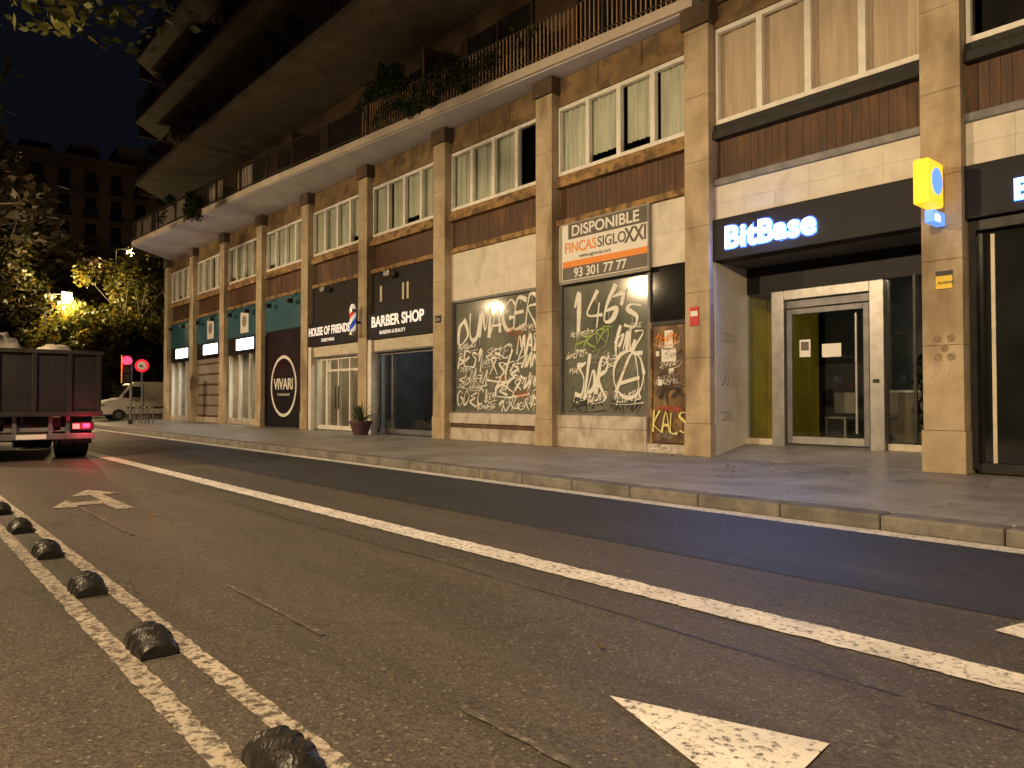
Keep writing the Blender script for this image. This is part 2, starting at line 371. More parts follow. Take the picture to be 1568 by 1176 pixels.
pv = [(40, 7.36), (40, 40), (-45.5, 40), (-45.5, 12.6), (-38.6, 7.36)]
A.prism(None, 'sidewalk', 'walk', pv, -.01, .136)
kb = parent('kerb')
x = 14
while x > -38.5:
    A.box(kb, 'kerb_stones', 'kerb', x - .99, x, 7.06, 7.355, -.02, .14 + random.uniform(-.003, .003), bevel=.025); x -= 1.0
a = Vector((-38.6, 7.06)); b = Vector((-45.8, 12.55)); dd = (b - a).normalized(); nn = Vector((-dd.y, dd.x))
L_ = (b - a).length; t = 0
while t < L_ - .9:
    p = a + dd * t; q = a + dd * (t + .99)
    A.prism(kb, 'corner_kerb', 'kerb', [(v.x, v.y) for v in (p, q, q - nn * .28, p - nn * .28)], -.02, .14); t += 1.0
A.prism(None, 'far_sidewalk', 'walk', [(-54, -30), (-54, 60), (-120, 60), (-120, -30)], -.01, .14)

# ------------------------------------------------------------------ building
bd = parent('apartment_building')
XL = [-(4.36 + 4.26 * i) for i in range(-1, 10)]
def PL(i): return XL[i + 1]
YF = 11.82
for i in range(-1, 10):
    x0 = PL(i); x1 = x0 + .55
    z = .136; k = 0
    for h in [.62, 1.25, 1.25, 1.25, 1.25, 1.25, 1.25, 1.25]:
        ex = .02 if k == 0 else 0
        top = min(z + h, 8.35)
        A.box(bd, 'pillars', 'stone', x0 - ex, x1 + ex, YF - ex, 12.5, z + .002, top - .002, bevel=.008)
        z += h; k += 1
        if z >= 8.35: break
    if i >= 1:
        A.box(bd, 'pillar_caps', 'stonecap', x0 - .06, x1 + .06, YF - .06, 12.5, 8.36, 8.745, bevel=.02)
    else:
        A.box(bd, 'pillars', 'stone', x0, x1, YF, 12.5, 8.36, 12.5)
A.box(bd, 'core_wall', 'dark', -42.6, 8, 16.5, 24, .15, 22)
A.box(bd, 'end_wall', 'ochre', -42.9, -42.65, 12.45, 24, .15, 22)
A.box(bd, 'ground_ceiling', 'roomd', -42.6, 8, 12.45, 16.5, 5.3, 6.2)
A.box(bd, 'first_ceiling', 'dark', -42.6, 8, 12.45, 16.5, 8.4, 8.7)

def window(x0, x1, z0, z1, n, cm='curt', darkp=(), frame='white', fw=.085):
    yf0, yf1 = 12.03, 12.13
    A.box(bd, 'window_frames', frame, x0, x1, yf0, yf1, z0, z0 + fw)
    A.box(bd, 'window_frames', frame, x0, x1, yf0, yf1, z1 - fw, z1)
    w = (x1 - x0) / n
    for k in range(n + 1):
        xc = x0 + w * k; a_ = max(x0, xc - fw / 2 - .015); b_ = min(x1, xc + fw / 2 + .015)
        A.box(bd, 'window_frames', frame, a_, b_, yf0 - .004, yf1 + .004, z0 + .001, z1 - .001)
    A.raw(bd, 'window_panes', 'glass', [(x0, 12.10, z0), (x1, 12.10, z0), (x1, 12.10, z1), (x0, 12.10, z1)], [(0, 1, 2, 3)])
    for k in range(n):
        xa = x0 + w * k; xb = xa + w
        if k in darkp: continue
        m_ = int(w / .03); vs = []; fs = []; ph = random.random() * 6; fr = random.uniform(34, 55)
        gap = random.choice([0, 0, 0, .1]) if cm == 'curt' else 0
        low = random.choice([0, 0, 0, 0, .3]) if cm == 'curt' else 0
        amp = .02 if cm == 'curt' else .012
        for j in range(m_ + 1):
            xx = xa + gap + (w - gap) * j / m_; yy = 12.19 + amp * math.sin(xx * fr + ph) + .01 * math.sin(xx * 17 + ph)
            vs += [(xx, yy, z0 + low), (xx, yy, z1)]
        for j in range(m_): fs.append((2 * j, 2 * j + 2, 2 * j + 3, 2 * j + 1))
        A.raw(bd, 'curtains_' + cm, cm, vs, fs)
    A.box(bd, 'window_back', 'dark', x0 - .05, x1 + .05, 12.9, 12.95, z0 - .2, z1 + .2)

for i in range(0, 10):
    x0 = PL(i) + .55; x1 = PL(i - 1)
    w0, w1 = x0 + .02, x1 - .02
    grey = i in (0, 1)
    lm = 'darkm' if grey else 'ledge'
    A.box(bd, 'sill_' + lm, lm, x0 + .002, x1 - .002, 11.93, 12.3, 6.12, 6.28, bevel=.012)
    A.box(bd, 'lower_ledge_' + ('g' if grey else 's'), 'greym' if grey else 'ledge', x0 + .002, x1 - .002, 11.96, 12.3, 5.24, 5.37, bevel=.01)
    A.box(bd, 'cladding_back', 'wood', x0, x1, 12.14, 12.3, 5.37, 6.12)
    n = 26; ww = (x1 - x0) / n
    for k in range(n):
        A.box(bd, 'cladding_boards', 'wood', x0 + k * ww + .003, x0 + (k + 1) * ww - .003, 12.115 + random.uniform(-.003, .003), 12.15, 5.375, 6.115)
    A.box(bd, 'under_sill', 'ledge' if not grey else 'darkm', x0, x1, 12.0, 12.3, 6.281, 6.40)
    zt = 8.25 if grey else 8.03
    dp = (3,) if i == 3 else ((0, 1, 2, 3) if i == 0 else ())
    window(w0, w1, 6.42, zt, 4, 'curtb' if i == 1 else 'curt', dp)
    zz = zt + .01
    n = 3; ww = (x1 - x0) / n
    A.box(bd, 'lintel', 'ochre', x0, x1, 12.0, 12.4, zz, zz + .14, bevel=.01)
    A.box(bd, 'lintel_back', 'ochre', x0, x1, 12.13, 12.4, zz + .14, 8.75)
    for k in range(n):
        A.box(bd, 'lintel_blocks', 'ochre', x0 + k * ww + .01, x0 + (k + 1) * ww - .01, 12.06, 12.14, zz + .16, 8.73, bevel=.01)

def tiles(x0, x1, z0, z1, nx, nz, m='marble', y=12.04, name='marble_tiles', par=None):
    A.box(par or bd, name + '_back', 'stain', x0, x1, y + .03, y + .16, z0, z1)
    w = (x1 - x0) / nx; h = (z1 - z0) / nz
    for a_ in range(nx):
        for b_ in range(nz):
            A.box(par or bd, name, m, x0 + a_ * w + .0015, x0 + (a_ + 1) * w - .0015, y + random.uniform(0, .002), y + .04, z0 + b_ * h + .0015, z0 + (b_ + 1) * h - .0015)

# ---- bay 1 (phone shop with recessed entrance) and its neighbour
x0 = PL(1) + .55; x1 = PL(0)
for (a_, b_) in ((x0, x1), (PL(0) + .55, PL(-1))):
    tiles(a_, b_, 4.60, 5.24, 6, 2, y=12.02)
    A.box(bd, 'fascia', 'black', a_ + .003, b_ - .003, 11.93, 12.2, 3.82, 4.595, bevel=.008)
A.box(bd, 'recess_soffit', 'roomd', x0, x1, 12.2, 13.2, 3.80, 3.95)
A.box(bd, 'recess_side_wall', 'marble', x0 - .5, x0 + .02, 12.502, 13.15, .15, 3.8)
A.box(bd, 'recess_side_lining', 'marble', x0 + .001, x0 + .022, 11.98, 12.501, .15, 3.8)
A.box(bd, 'recess_side_wall_r', 'stone', x1 - .02, x1 + .5, 12.502, 13.15, .15, 3.8)
A.raw(bd, 'entrance_ramp', 'walk', [(x0, 11.9, .14), (x1, 11.9, .14), (x1, 13.3, .40), (x0, 13.3, .40), (x0, 11.9, .10), (x1, 11.9, .10)], [(0, 1, 2, 3), (4, 5, 1, 0)])
yb = 13.05
A.box(bd, 'entrance_glass_surround', 'black', x0, x1, yb + .02, yb + .08, 3.28, 3.8)
A.raw(bd, 'entrance_glazing', 'glassd', [(x0, yb + .03, .36), (-7.45, yb + .03, .36), (-7.45, yb + .03, 3.3), (x0, yb + .03, 3.3)], [(0, 1, 2, 3)])
A.raw(bd, 'entrance_glazing', 'glassd', [(-5.38, yb + .03, .36), (x1, yb + .03, .36), (x1, yb + .03, 3.3), (-5.38, yb + .03, 3.3)], [(0, 1, 2, 3)])
A.box(bd, 'yellow_interior_wall', 'yellow', x0 - .3, x0 - .2, 13.2, 16.4, .36, 3.3)
A.box(bd, 'yellow_interior_wall', 'yellow', x0 - .2, -7.9, 14.2, 14.25, .36, 3.3)
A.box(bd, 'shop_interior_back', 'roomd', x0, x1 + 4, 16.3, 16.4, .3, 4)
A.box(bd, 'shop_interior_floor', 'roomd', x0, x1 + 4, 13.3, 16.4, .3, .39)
A.box(bd, 'shop_counter', 'room', -6.6, -5.0, 15.2, 15.7, .39, 1.35)
A.box(bd, 'shop_counter_top', 'white', -6.65, -4.95, 15.15, 15.75, 1.35, 1.40)
for k in range(3):
    A.box(bd, 'shop_chair', 'signgrey', -6.9 + k * .8, -6.5 + k * .8, 14.3, 14.32, .95, 1.35)
    A.box(bd, 'shop_chair', 'signgrey', -6.9 + k * .8, -6.5 + k * .8, 13.9, 14.3, .85, .88)
    for q in (0, .36): A.box(bd, 'shop_chair_legs', 'alu', -6.9 + k * .8 + q, -6.86 + k * .8 + q, 13.92, 13.95, .39, .85)
A.box(bd, 'shop_screen', 'e_blue2', -8.05, -7.92, 14.15, 14.18, 1.95, 2.05)
A.box(bd, 'entrance_sill', 'cream', x0, -7.46, yb - .02, yb + .1, .34, .46)
A.box(bd, 'entrance_sill', 'cream', -5.37, x1, yb - .02, yb + .1, .34, .46)
for (a_, b_) in ((-7.45, -7.2), (-5.62, -5.38)):
    A.box(bd, 'door_portal', 'alu', a_, b_, yb - .12, yb + .1, .33, 3.26, bevel=.01)
A.box(bd, 'door_portal', 'alu', -7.2, -5.62, yb - .12, yb + .1, 3.08, 3.262, bevel=.01)
A.box(bd, 'door_transom', 'greym', -7.2, -5.62, yb - .02, yb + .08, 2.93, 3.075)
for (a_, b_) in ((-7.17, -7.07), (-5.75, -5.65)):
    A.box(bd, 'door_leaf_frame', 'greym', a_, b_, yb - .06, yb + .02, .40, 2.90, bevel=.006)
A.box(bd, 'door_leaf_frame', 'greym', -7.07, -5.75, yb - .06, yb + .02, 2.80, 2.90)
A.box(bd, 'door_leaf_frame', 'alu', -7.07, -5.75, yb - .06, yb + .02, .40, .53)
A.cyl(bd, 'door_handle', 'alu', (-5.84, yb - .13, .62), (-5.84, yb - .13, 2.72), .022)
A.box(bd, 'door_lock', 'darkm', -5.56, -5.46, yb - .14, yb - .12, 1.5, 1.56)
A.raw(bd, 'door_glass', 'glassd', [(-7.07, yb - .02, .53), (-5.75, yb - .02, .53), (-5.75, yb - .02, 2.8), (-7.07, yb - .02, 2.8)], [(0, 1, 2, 3)])
A.box(bd, 'door_notices', 'signwhite', -6.93, -6.72, yb - .035, yb - .03, 2.0, 2.32)
A.box(bd, 'door_notices', 'signwhite', -6.5, -6.15, yb - .035, yb - .03, 1.98, 2.22)
A.box(bd, 'door_notice_print', 'signdark', -6.9, -6.75, yb - .038, yb - .036, 2.12, 2.28)
A.box(bd, 'window_mullion', 'darkm', -4.95, -4.9, yb - .02, yb + .02, .46, 3.28)

# ---- bay 0
a_, b_ = PL(0) + .55, PL(-1)
A.box(bd, 'bay_glass_dark', 'blackglass', a_ + .1, b_, 12.2, 12.24, .3, 3.8)
for xx in (a_ + .02, a_ + 1.6):
    A.box(bd, 'bay_black_frame', 'darkm', xx, xx + .08, 12.05, 12.2, .2, 3.8)
A.box(bd, 'bay_black_frame', 'darkm', a_ + .1, b_, 12.05, 12.2, 3.66, 3.8)
A.box(bd, 'bay_black_frame', 'darkm', a_ + .1, b_, 12.05, 12.2, .16, .30)
A.box(bd, 'bay_poster', 'brownp', a_ + .66, a_ + .9, 12.18, 12.19, .9, 1.5)
A.box(bd, 'bay_column', 'cream', a_ + .25, a_ + .30, 12.18, 12.195, .3, 3.6)

# ---- bay 2 and 3 (whitewashed windows)
for i in (2, 3):
    x0 = PL(i) + .55; x1 = PL(i - 1)
    tiles(x0, x1, 3.93, 5.24, 3, 2, y=12.06)
    xg1 = x1 - (1.12 if i == 2 else 0.02)
    A.box(bd, 'whitewashed_window', 'wash', x0 + .06, xg1, 12.16, 12.19, .9, 3.88)
    A.box(bd, 'shop_window_frame', 'greym', x0 + .01, x0 + .065, 12.08, 12.2, .86, 3.93)
    A.box(bd, 'shop_window_frame', 'greym', xg1, xg1 + .06, 12.08, 12.2, .86, 3.93)
    A.box(bd, 'shop_window_frame', 'greym', x0 + .065, xg1, 12.08, 12.2, 3.87, 3.93)
    A.box(bd, 'shop_window_frame', 'greym', x0 + .065, xg1, 12.08, 12.2, .86, .91)
    A.box(bd, 'window_plinth', 'plinth', x0, xg1 + .02, 11.98, 12.3, .58, .86, bevel=.01)
    if i == 3:
        A.box(bd, 'plinth_slot', 'wood', x0, x1, 12.04, 12.3, .46, .58)
        A.box(bd, 'window_plinth', 'plinth', x0, x1, 11.98, 12.3, .136, .46, bevel=.01)
    else:
        A.box(bd, 'window_plinth', 'plinth', x0, xg1 + .02, 11.99, 12.3, .136, .575, bevel=.01)
        A.box(bd, 'door_step', 'plinth', xg1 + .03, x1, 12.0, 12.3, .136, .32, bevel=.01)
        A.box(bd, 'side_transom_glass', 'blackglass', xg1 + .06, x1 - .02, 12.13, 12.17, 2.80, 3.93)
        A.box(bd, 'side_door_panel', 'brownp', xg1 + .10, x1 - .06, 12.10, 12.17, .34, 2.72)
        A.box(bd, 'side_door_frame', 'ledge', xg1 + .06, xg1 + .11, 12.06, 12.18, .32, 2.8)
        A.box(bd, 'side_door_frame', 'ledge', x1 - .06, x1 - .01, 12.06, 12.18, .32, 2.8)
        A.box(bd, 'side_door_frame', 'darkm', xg1 + .11, x1 - .06, 12.06, 12.18, 2.72, 2.8)
        for (px, pz, pw, ph) in ((.42, 2.25, .2, .36), (.34, 1.98, .36, .24), (.25, 1.5, .1, .14), (.52, 1.72, .12, .12), (.2, 2.1, .08, .1)):
            A.box(bd, 'posters', 'signwhite', xg1 + px, xg1 + px + pw, 12.09, 12.094, pz, pz + ph)

# ---- bays 4,5
for i in (4, 5):
    x0 = PL(i) + .55; x1 = PL(i - 1)
    A.box(bd, 'shop_fascia', 'blackm', x0 + .005, x1 - .005, 12.02, 12.2, 3.95, 5.235, bevel=.005)
    A.box(bd, 'shop_name_band', 'black', x0 + .003, x1 - .003, 11.86, 12.2, 3.12, 3.94, bevel=.005)
    A.box(bd, 'shutter_box', 'cream', x0 + .25, x1 - .02, 11.95, 12.2, 2.75, 3.10, bevel=.01)
    A.box(bd, 'shutter_box_lip', 'greym', x0 + .25, x1 - .02, 11.93, 12.2, 2.70, 2.745)
    A.box(bd, 'side_post', 'white', x0 + .003, x0 + .23, 11.86, 12.3, .136, 3.11, bevel=.01)
    A.raw(bd, 'shopfront_glass', 'glassd', [(x0 + .25, 12.15, .25), (x1, 12.15, .25), (x1, 12.15, 2.7), (x0 + .25, 12.15, 2.7)], [(0, 1, 2, 3)])
    fm = 'white' if i == 5 else 'greym'
    for k, xx in enumerate((.25, .95, 1.03, 1.85, 2.65, 3.62) if i == 5 else (.25, 1.1, 3.6)):
        A.box(bd, 'shopfront_frame_' + fm, fm, x0 + xx, x0 + xx + .075, 12.08, 12.2, .2, 2.7)
    if i == 5:
        A.box(bd, 'shopfront_frame_white', 'white', x0 + 1.1, x1 - .06, 12.085, 12.195, 2.2, 2.28)
        for q in (1.78, 2.0): A.cyl(bd, 'door_pulls', 'darkm', (x0 + q, 12.03, .9), (x0 + q, 12.03, 1.7), .02, seg=8)
    A.box(bd, 'shopfront_frame_' + fm, fm, x0 + .33, x1 - .06, 12.09, 12.19, .18, .32)
    A.box(bd, 'shopfront_frame_' + fm, fm, x0 + .33, x1 - .06, 12.09, 12.19, 2.62, 2.70)
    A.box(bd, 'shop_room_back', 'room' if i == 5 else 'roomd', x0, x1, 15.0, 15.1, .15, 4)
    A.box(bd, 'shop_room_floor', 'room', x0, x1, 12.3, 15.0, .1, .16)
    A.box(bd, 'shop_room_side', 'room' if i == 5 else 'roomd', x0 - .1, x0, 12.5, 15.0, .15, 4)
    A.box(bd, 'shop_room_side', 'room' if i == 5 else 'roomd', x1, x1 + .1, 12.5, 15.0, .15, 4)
    for k in range(3):
        A.box(bd, 'shop_furniture', 'darkm', x0 + .6 + k * 1.1, x0 + 1.05 + k * 1.1, 13.6, 14.1, .45, .6)
        A.box(bd, 'shop_furniture', 'darkm', x0 + .6 + k * 1.1, x0 + 1.05 + k * 1.1, 14.0, 14.1, .6, 1.25)
        A.cyl(bd, 'shop_furniture', 'darkm', (x0 + .82 + k * 1.1, 13.85, .16), (x0 + .82 + k * 1.1, 13.85, .45), .05)
        A.box(bd, 'shop_mirrors', 'greym', x0 + .5 + k * 1.1, x0 + 1.1 + k * 1.1, 14.95, 14.99, 1.2, 2.3)
        A.box(bd, 'shop_stock', ('wood', 'teal', 'sack')[k], x0 + .2 + k * 1.2, x0 + .9 + k * 1.2, 14.7, 14.9, .3, 1.1)
    A.box(bd, 'flood_light', 'alu', x0 + 1.2, x0 + 1.5, 11.7, 11.95, 4.98, 5.14, bevel=.01)
A.box(bd, 'fascia_windows', 'cream', PL(4) + 1.05, PL(4) + 1.17, 12.01, 12.019, 4.3, 4.8)
A.box(bd, 'fascia_windows', 'cream', PL(4) + 2.35, PL(4) + 2.45, 12.01, 12.019, 4.25, 4.75)
A.box(bd, 'fascia_windows', 'cream', PL(4) + 2.6, PL(4) + 2.7, 12.01, 12.019, 4.25, 4.75)
ss = parent('shop_sign')
text(ss, 'shop_name_text', 'BARBER SHOP', PL(4) + .8, 11.85, 3.5, .46, 'e_warmw', sx=1.02, off=.012)
text(ss, 'shop_sub_text', 'BARBERIA & BEAUTY', PL(4) + 1.3, 11.85, 3.25, .16, 'e_warmw')
ss2 = parent('shop_sign')
text(ss2, 'shop_name_text', 'HOUSE OF FRIENDS', PL(5) + .60, 11.85, 3.5, .40, 'e_warmw', sx=.86, off=.010)
text(ss2, 'shop_sub_text', 'STREETWEAR', PL(5) + 1.6, 11.85, 3.25, .16, 'e_warmw')

# ---- bays 6..9
for i in (6, 7, 8, 9):
    x0 = PL(i) + .55; x1 = PL(i - 1)
    A.box(bd, 'teal_fascia', 'teal', x0 + .004, x1 - .004, 12.0, 12.2, 3.95, 5.235, bevel=.005)
    if i == 6:
        A.box(bd, 'black_shopfront', 'black', x0 + .004, x1 - .004, 12.03, 12.2, .16, 3.94)
        A.box(bd, 'black_shopfront_edge', 'darkm', x0 + .03, x0 + .11, 11.98, 12.03, .2, 3.8)
    else:
        A.box(bd, 'shopfront_head', 'blackm', x0, x1, 12.03, 12.2, 3.2, 3.945)
        A.box(bd, 'shopfront_base', 'plinth', x0, x1, 12.03, 12.2, .15, .4)
    if i in (7, 9):
        A.raw(bd, 'shopfront_glass', 'glassd', [(x0, 12.15, .4), (x1, 12.15, .4), (x1, 12.15, 3.2), (x0, 12.15, 3.2)], [(0, 1, 2, 3)])
        for xx in (.05, 1.2, 2.4, 3.58):
            A.box(bd, 'shopfront_frame_white', 'white', x0 + xx, x0 + xx + .08, 12.06, 12.2, .4, 3.2)
        A.box(bd, 'shop_room_back', 'room', x0, x1, 14.6, 14.7, .15, 4)
        A.box(bd, 'shop_room_side', 'room', x0 - .1, x0, 12.5, 14.6, .15, 4)
        A.box(bd, 'shop_furniture', 'wood', x0 + .4, x1 - .4, 13.3, 13.8, .16, 1.2)
        for k in range(5): A.box(bd, 'shop_stock', ('wood', 'sack', 'teal', 'darkm', 'red')[k], x0 + .3 + k * .65, x0 + .75 + k * .65, 14.4, 14.58, 1.0 + .2 * (k % 2), 1.9 + .2 * (k % 3))
    if i in (7, 8):
        A.box(bd, 'shop_poster', 'signwhite', x0 + 1.6, x0 + 2.5, 11.98, 11.995, 4.1, 5.0)
        A.cyl(bd, 'shop_poster_print', 'signgrey', (x0 + 2.05, 11.97, 4.6), (x0 + 2.05, 11.979, 4.6), .25, seg=18)
    if i == 8:
        for k in range(28):
            A.box(bd, 'roller_shutter', 'brownp' if k % 5 == 0 else 'signgrey', x0 + .02, x1 - .02, 12.10 + .01 * (k % 2), 12.2, .4 + k * .1, .4 + k * .1 + .098)
    for q in (1.0, 3.0):
        A.box(bd, 'wall_lamp_heads', 'darkm', x0 + q - .1, x0 + q + .1, 11.6, 11.8, 4.85, 5.0)
        A.cyl(bd, 'wall_lamp_arms', 'darkm', (x0 + q, 11.7, 4.98), (x0 + q, 12.1, 5.3), .015, seg=6)
for i in (7, 8, 9):
    ls = parent('illuminated_shop_sign')
    x0 = PL(i) + .55
    A.box(ls, 'sign_case_%d' % i, 'darkm', x0 + 1.5, x0 + 3.5, 11.84, 11.99, 3.3, 3.88, bevel=.02)
    A.box(ls, 'sign_face_%d' % i, 'e_boxw', x0 + 1.55, x0 + 3.45, 11.825, 11.838, 3.36, 3.82)
lg = parent('round_logo_sign')
x0 = PL(6) + .55; cx = x0 + 1.75; cz = 1.75
vs = []; fs = []; n = 48
for j in range(n):
    t = 2 * math.pi * j / n
    for r_ in (1.08, 1.20): vs.append((cx + r_ * math.cos(t), 12.02, cz + r_ * math.sin(t)))
for j in range(n):
    k = (j + 1) % n; fs.append((2 * j, 2 * j + 1, 2 * k + 1, 2 * k))
A.raw(lg, 'ring', 'spray', vs, fs)
text(lg, 'logo_text', 'VIVARI', cx, 12.02, cz - .12, .6, 'spray', 'CENTER', off=.014)
text(lg, 'logo_sub', 'THE RESTAURANT', cx, 12.02, cz - .38, .14, 'spray', 'CENTER')

# ---- upper storeys, balconies
FL = [8.75, 11.85, 14.95, 18.05]
def edge(f):
    if f == 0: return [(-8.4, 11.78), (-25.3, 10.31), (-39.6, 9.42), (-42.6, 12.2)]
    return [(-3.0, 9.75), (-25.3, 9.66), (-39.8, 9.6), (-42.8, 12.2)]
for f, z in enumerate(FL):
    e = edge(f)
    pts = [(e[0][0], 12.42)] + e + [(e[-1][0], 12.42)]
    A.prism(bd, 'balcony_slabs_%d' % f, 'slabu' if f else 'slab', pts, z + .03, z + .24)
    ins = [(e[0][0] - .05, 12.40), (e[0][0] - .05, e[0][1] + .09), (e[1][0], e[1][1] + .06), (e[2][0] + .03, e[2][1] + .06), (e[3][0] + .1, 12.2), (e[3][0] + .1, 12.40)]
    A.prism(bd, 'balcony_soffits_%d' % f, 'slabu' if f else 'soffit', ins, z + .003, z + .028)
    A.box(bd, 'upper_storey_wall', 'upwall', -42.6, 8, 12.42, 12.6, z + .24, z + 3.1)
    for i in range(0, 10):
        xx = PL(i) + .9
        A.box(bd, 'balcony_doors', 'blackglass', xx, xx + 2.6, 12.38, 12.43, z + .25, z + 2.5)
        for q in (-.08, 1.26, 2.6):
            A.box(bd, 'balcony_door_frames', 'raild', xx + q, xx + q + .08, 12.34, 12.44, z + .25, z + 2.53)
    for i in (3, 5, 7, 9):
        A.box(bd, 'balcony_partitions', 'upwall', PL(i) + .2, PL(i) + .3, 11.3 if f == 0 else 10.4, 12.42, z + .25, z + 2.2)
    for s in range(len(e) - 1):
        p = Vector((e[s][0], e[s][1] + .05)); q = Vector((e[s + 1][0], e[s + 1][1] + .05)); ln = (q - p).length; d = (q - p) / ln
        nb = int(ln / (.12 if f == 0 else .18)); hz = z + 1.15
        for k in range(nb + 1):
            c = p + d * (ln * k / nb)
            if c.y > 12.35: continue
            big = k % 18 == 0
            r_ = .028 if big else .011
            A.box(bd, 'railing_bars_%d' % f, 'raild' if (big or f or c.x < -19.5) else 'rail', c.x - r_, c.x + r_, c.y - r_, c.y + r_, z + .24, hz + (.06 if big else 0))
        for zz in (z + .33, hz):
            A.prism(bd, 'railing_rails_%d' % f, 'raild', [(p.x, p.y - .02), (p.x, p.y + .02), (q.x, q.y + .02), (q.x, q.y - .02)], zz, zz + .03)
A.box(bd, 'roof_wall', 'upwall', -42.6, 8, 12.42, 13, 21.2, 23)
def ye(x): return 10.31 + (x + 25.3) / (-14.3) * (9.42 - 10.31) + .10
for (xa, xb) in ((-27.8, -26.6), (-30.5, -29.2), (-36.5, -33.0), (-39.2, -37.2)):
    A.prism(bd, 'railing_cloth', 'slab', [(xa, ye(xa)), (xb, ye(xb)), (xb, ye(xb) + .02), (xa, ye(xa) + .02)], 9.05, 9.85)

# ---- signs
sg = parent('phone_shop_sign')
text(sg, 'halo_outer', 'BitBase', -7.80, 11.928, 4.02, .56, 'blue', ext=.0008, off=.05, sx=1.0, sp=1.06)
text(sg, 'halo', 'BitBase', -7.80, 11.922, 4.02, .56, 'e_blue', ext=.004, off=.032, sx=1.0, sp=1.06)
text(sg, 'letters', 'BitBase', -7.80, 11.89, 4.02, .56, 'e_white', ext=.012, off=.010, sx=1.0, sp=1.06)
sg2 = parent('phone_shop_sign')
text(sg2, 'halo', 'BitBase', -3.2, 11.922, 3.98, .40, 'e_blue', ext=.004, off=.022)
text(sg2, 'letters', 'BitBase', -3.2, 11.89, 3.98, .40, 'e_white', ext=.012, off=.004)

rs = parent('for_rent_sign')
X0, X1 = -12.1, -9.62
A.box(rs, 'board', 'signwhite', X0, X1, 11.93, 11.96, 3.92, 5.2)
A.box(rs, 'frame', 'signgrey', X0 - .1, X1 + .02, 11.962, 12.0, 3.86, 5.3)
A.box(rs, 'top_band', 'signdark', X0 + .2, X1, 11.926, 11.93, 4.86, 5.2)
A.box(rs, 'orange_band', 'orange', X0 + .02, X1, 11.926, 11.93, 4.22, 4.36)
A.box(rs, 'bottom_band', 'signdark', X0 + .02, X1, 11.926, 11.93, 3.94, 4.22)
text(rs, 'text_available', 'DISPONIBLE', X0 + .3, 11.924, 4.92, .34, 'signwhite', sx=1.08, off=.006)
text(rs, 'text_agency_a', 'FINCAS', X0 + .08, 11.924, 4.55, .33, 'orange', sx=.9, off=.003)
text(rs, 'text_agency_b', 'SIGLO', X0 + 1.1, 11.924, 4.55, .33, 'signdark', sx=.9, off=.003)
text(rs, 'text_agency_c', 'XXI', X0 + 1.88, 11.924, 4.52, .44, 'signdark', sx=.8, off=.01)
text(rs, 'text_web', 'www.agencia.com', X0 + .55, 11.924, 4.40, .13, 'signdark')
text(rs, 'text_phone', '93 301 77 77', X0 + .38, 11.924, 3.98, .29, 'signwhite', sx=1.0, off=.005)

bs = parent('blade_sign')
A.box(bs, 'case', 'e_yel', -4.22, -4.0, 11.15, 11.7, 3.98, 4.62, bevel=.03)
A.box(bs, 'small_box', 'e_blue2', -4.14, -4.02, 11.35, 11.8, 3.74, 3.92, bevel=.01)
A.box(bs, 'bracket', 'darkm', -4.14, -4.08, 11.7, 11.83, 4.1, 4.5)
A.cyl(bs, 'disc', 'e_blue2', (-3.995, 11.42, 4.32), (-3.985, 11.42, 4.32), .19, seg=28)
tt = text(bs, 'small_text', 'Bit', -4.01, 11.42, 3.77, .14, 'e_white'); tt.rotation_euler = (R(90), 0, R(90))
al = parent('alarm_sign')
A.box(al, 'plate', 'yel', -4.16, -3.94, 11.80, 11.815, 2.83, 3.02)
A.box(al, 'plate_head', 'darkm', -4.16, -3.94, 11.799, 11.815, 3.025, 3.09)
text(al, 'print', 'ALARMA', -4.13, 11.797, 2.9, .055, 'sprayb')
rp_ = parent('red_wall_plate')
A.box(rp_, 'plate', 'red', PL(1) + .12, PL(1) + .32, 11.80, 11.815, 2.62, 2.98)
A.box(rp_, 'print', 'signwhite', PL(1) + .14, PL(1) + .30, 11.797, 11.8, 2.8, 2.9)
hn = parent('house_number_plate')
A.box(hn, 'plate', 'darkm', PL(3) + .15, PL(3) + .4, 11.80, 11.815, 3.35, 3.55)
text(hn, 'number', '129', PL(3) + .18, 11.797, 3.4, .11, 'spray')
for (dx, dz) in ((.12, 0), (.3, .0), (.21, -.14), (.12, -.27), (.3, -.27)):
    A.cyl(bd, 'pillar_grime', 'soot', (-4.27 + dx, YF - .002, 2.1 + dz), (-4.27 + dx, YF + .002, 2.1 + dz), .06, seg=12)

bp = parent('barber_pole')
px, py = PL(4) + .15, 11.55
A.cyl(bp, 'cap_top', 'alu', (px, py, 4.0), (px, py, 4.12), .12); A.cyl(bp, 'cap_bottom', 'alu', (px, py, 3.28), (px, py, 3.4), .12)
ns, nz = 18, 14
for a_ in range(ns):
    for b_ in range(nz):
        t0 = 2 * math.pi * a_ / ns; t1 = 2 * math.pi * (a_ + 1) / ns; z0 = 3.4 + .6 * b_ / nz; z1 = 3.4 + .6 * (b_ + 1) / nz
        sh = .34
        vq = [(px + .1 * math.cos(t + s_), py + .1 * math.sin(t + s_), z_) for (t, s_, z_) in ((t0, b_ * sh, z0), (t1, b_ * sh, z0), (t1, (b_ + 1) * sh, z1), (t0, (b_ + 1) * sh, z1))]
        mm = ('e_bpr', 'e_bpw', 'e_bpb', 'e_bpw')[(a_ * 4 // ns) % 4]
        A.raw(bp, 'stripe_' + mm, mm, vq, [(0, 1, 2, 3)])
A.cyl(bp, 'bulb', 'e_bpw', (px, py, 4.12), (px, py, 4.28), .11, .05)
A.box(bp, 'bracket', 'darkm', px - .03, px + .03, py, 11.84, 3.66, 3.74)

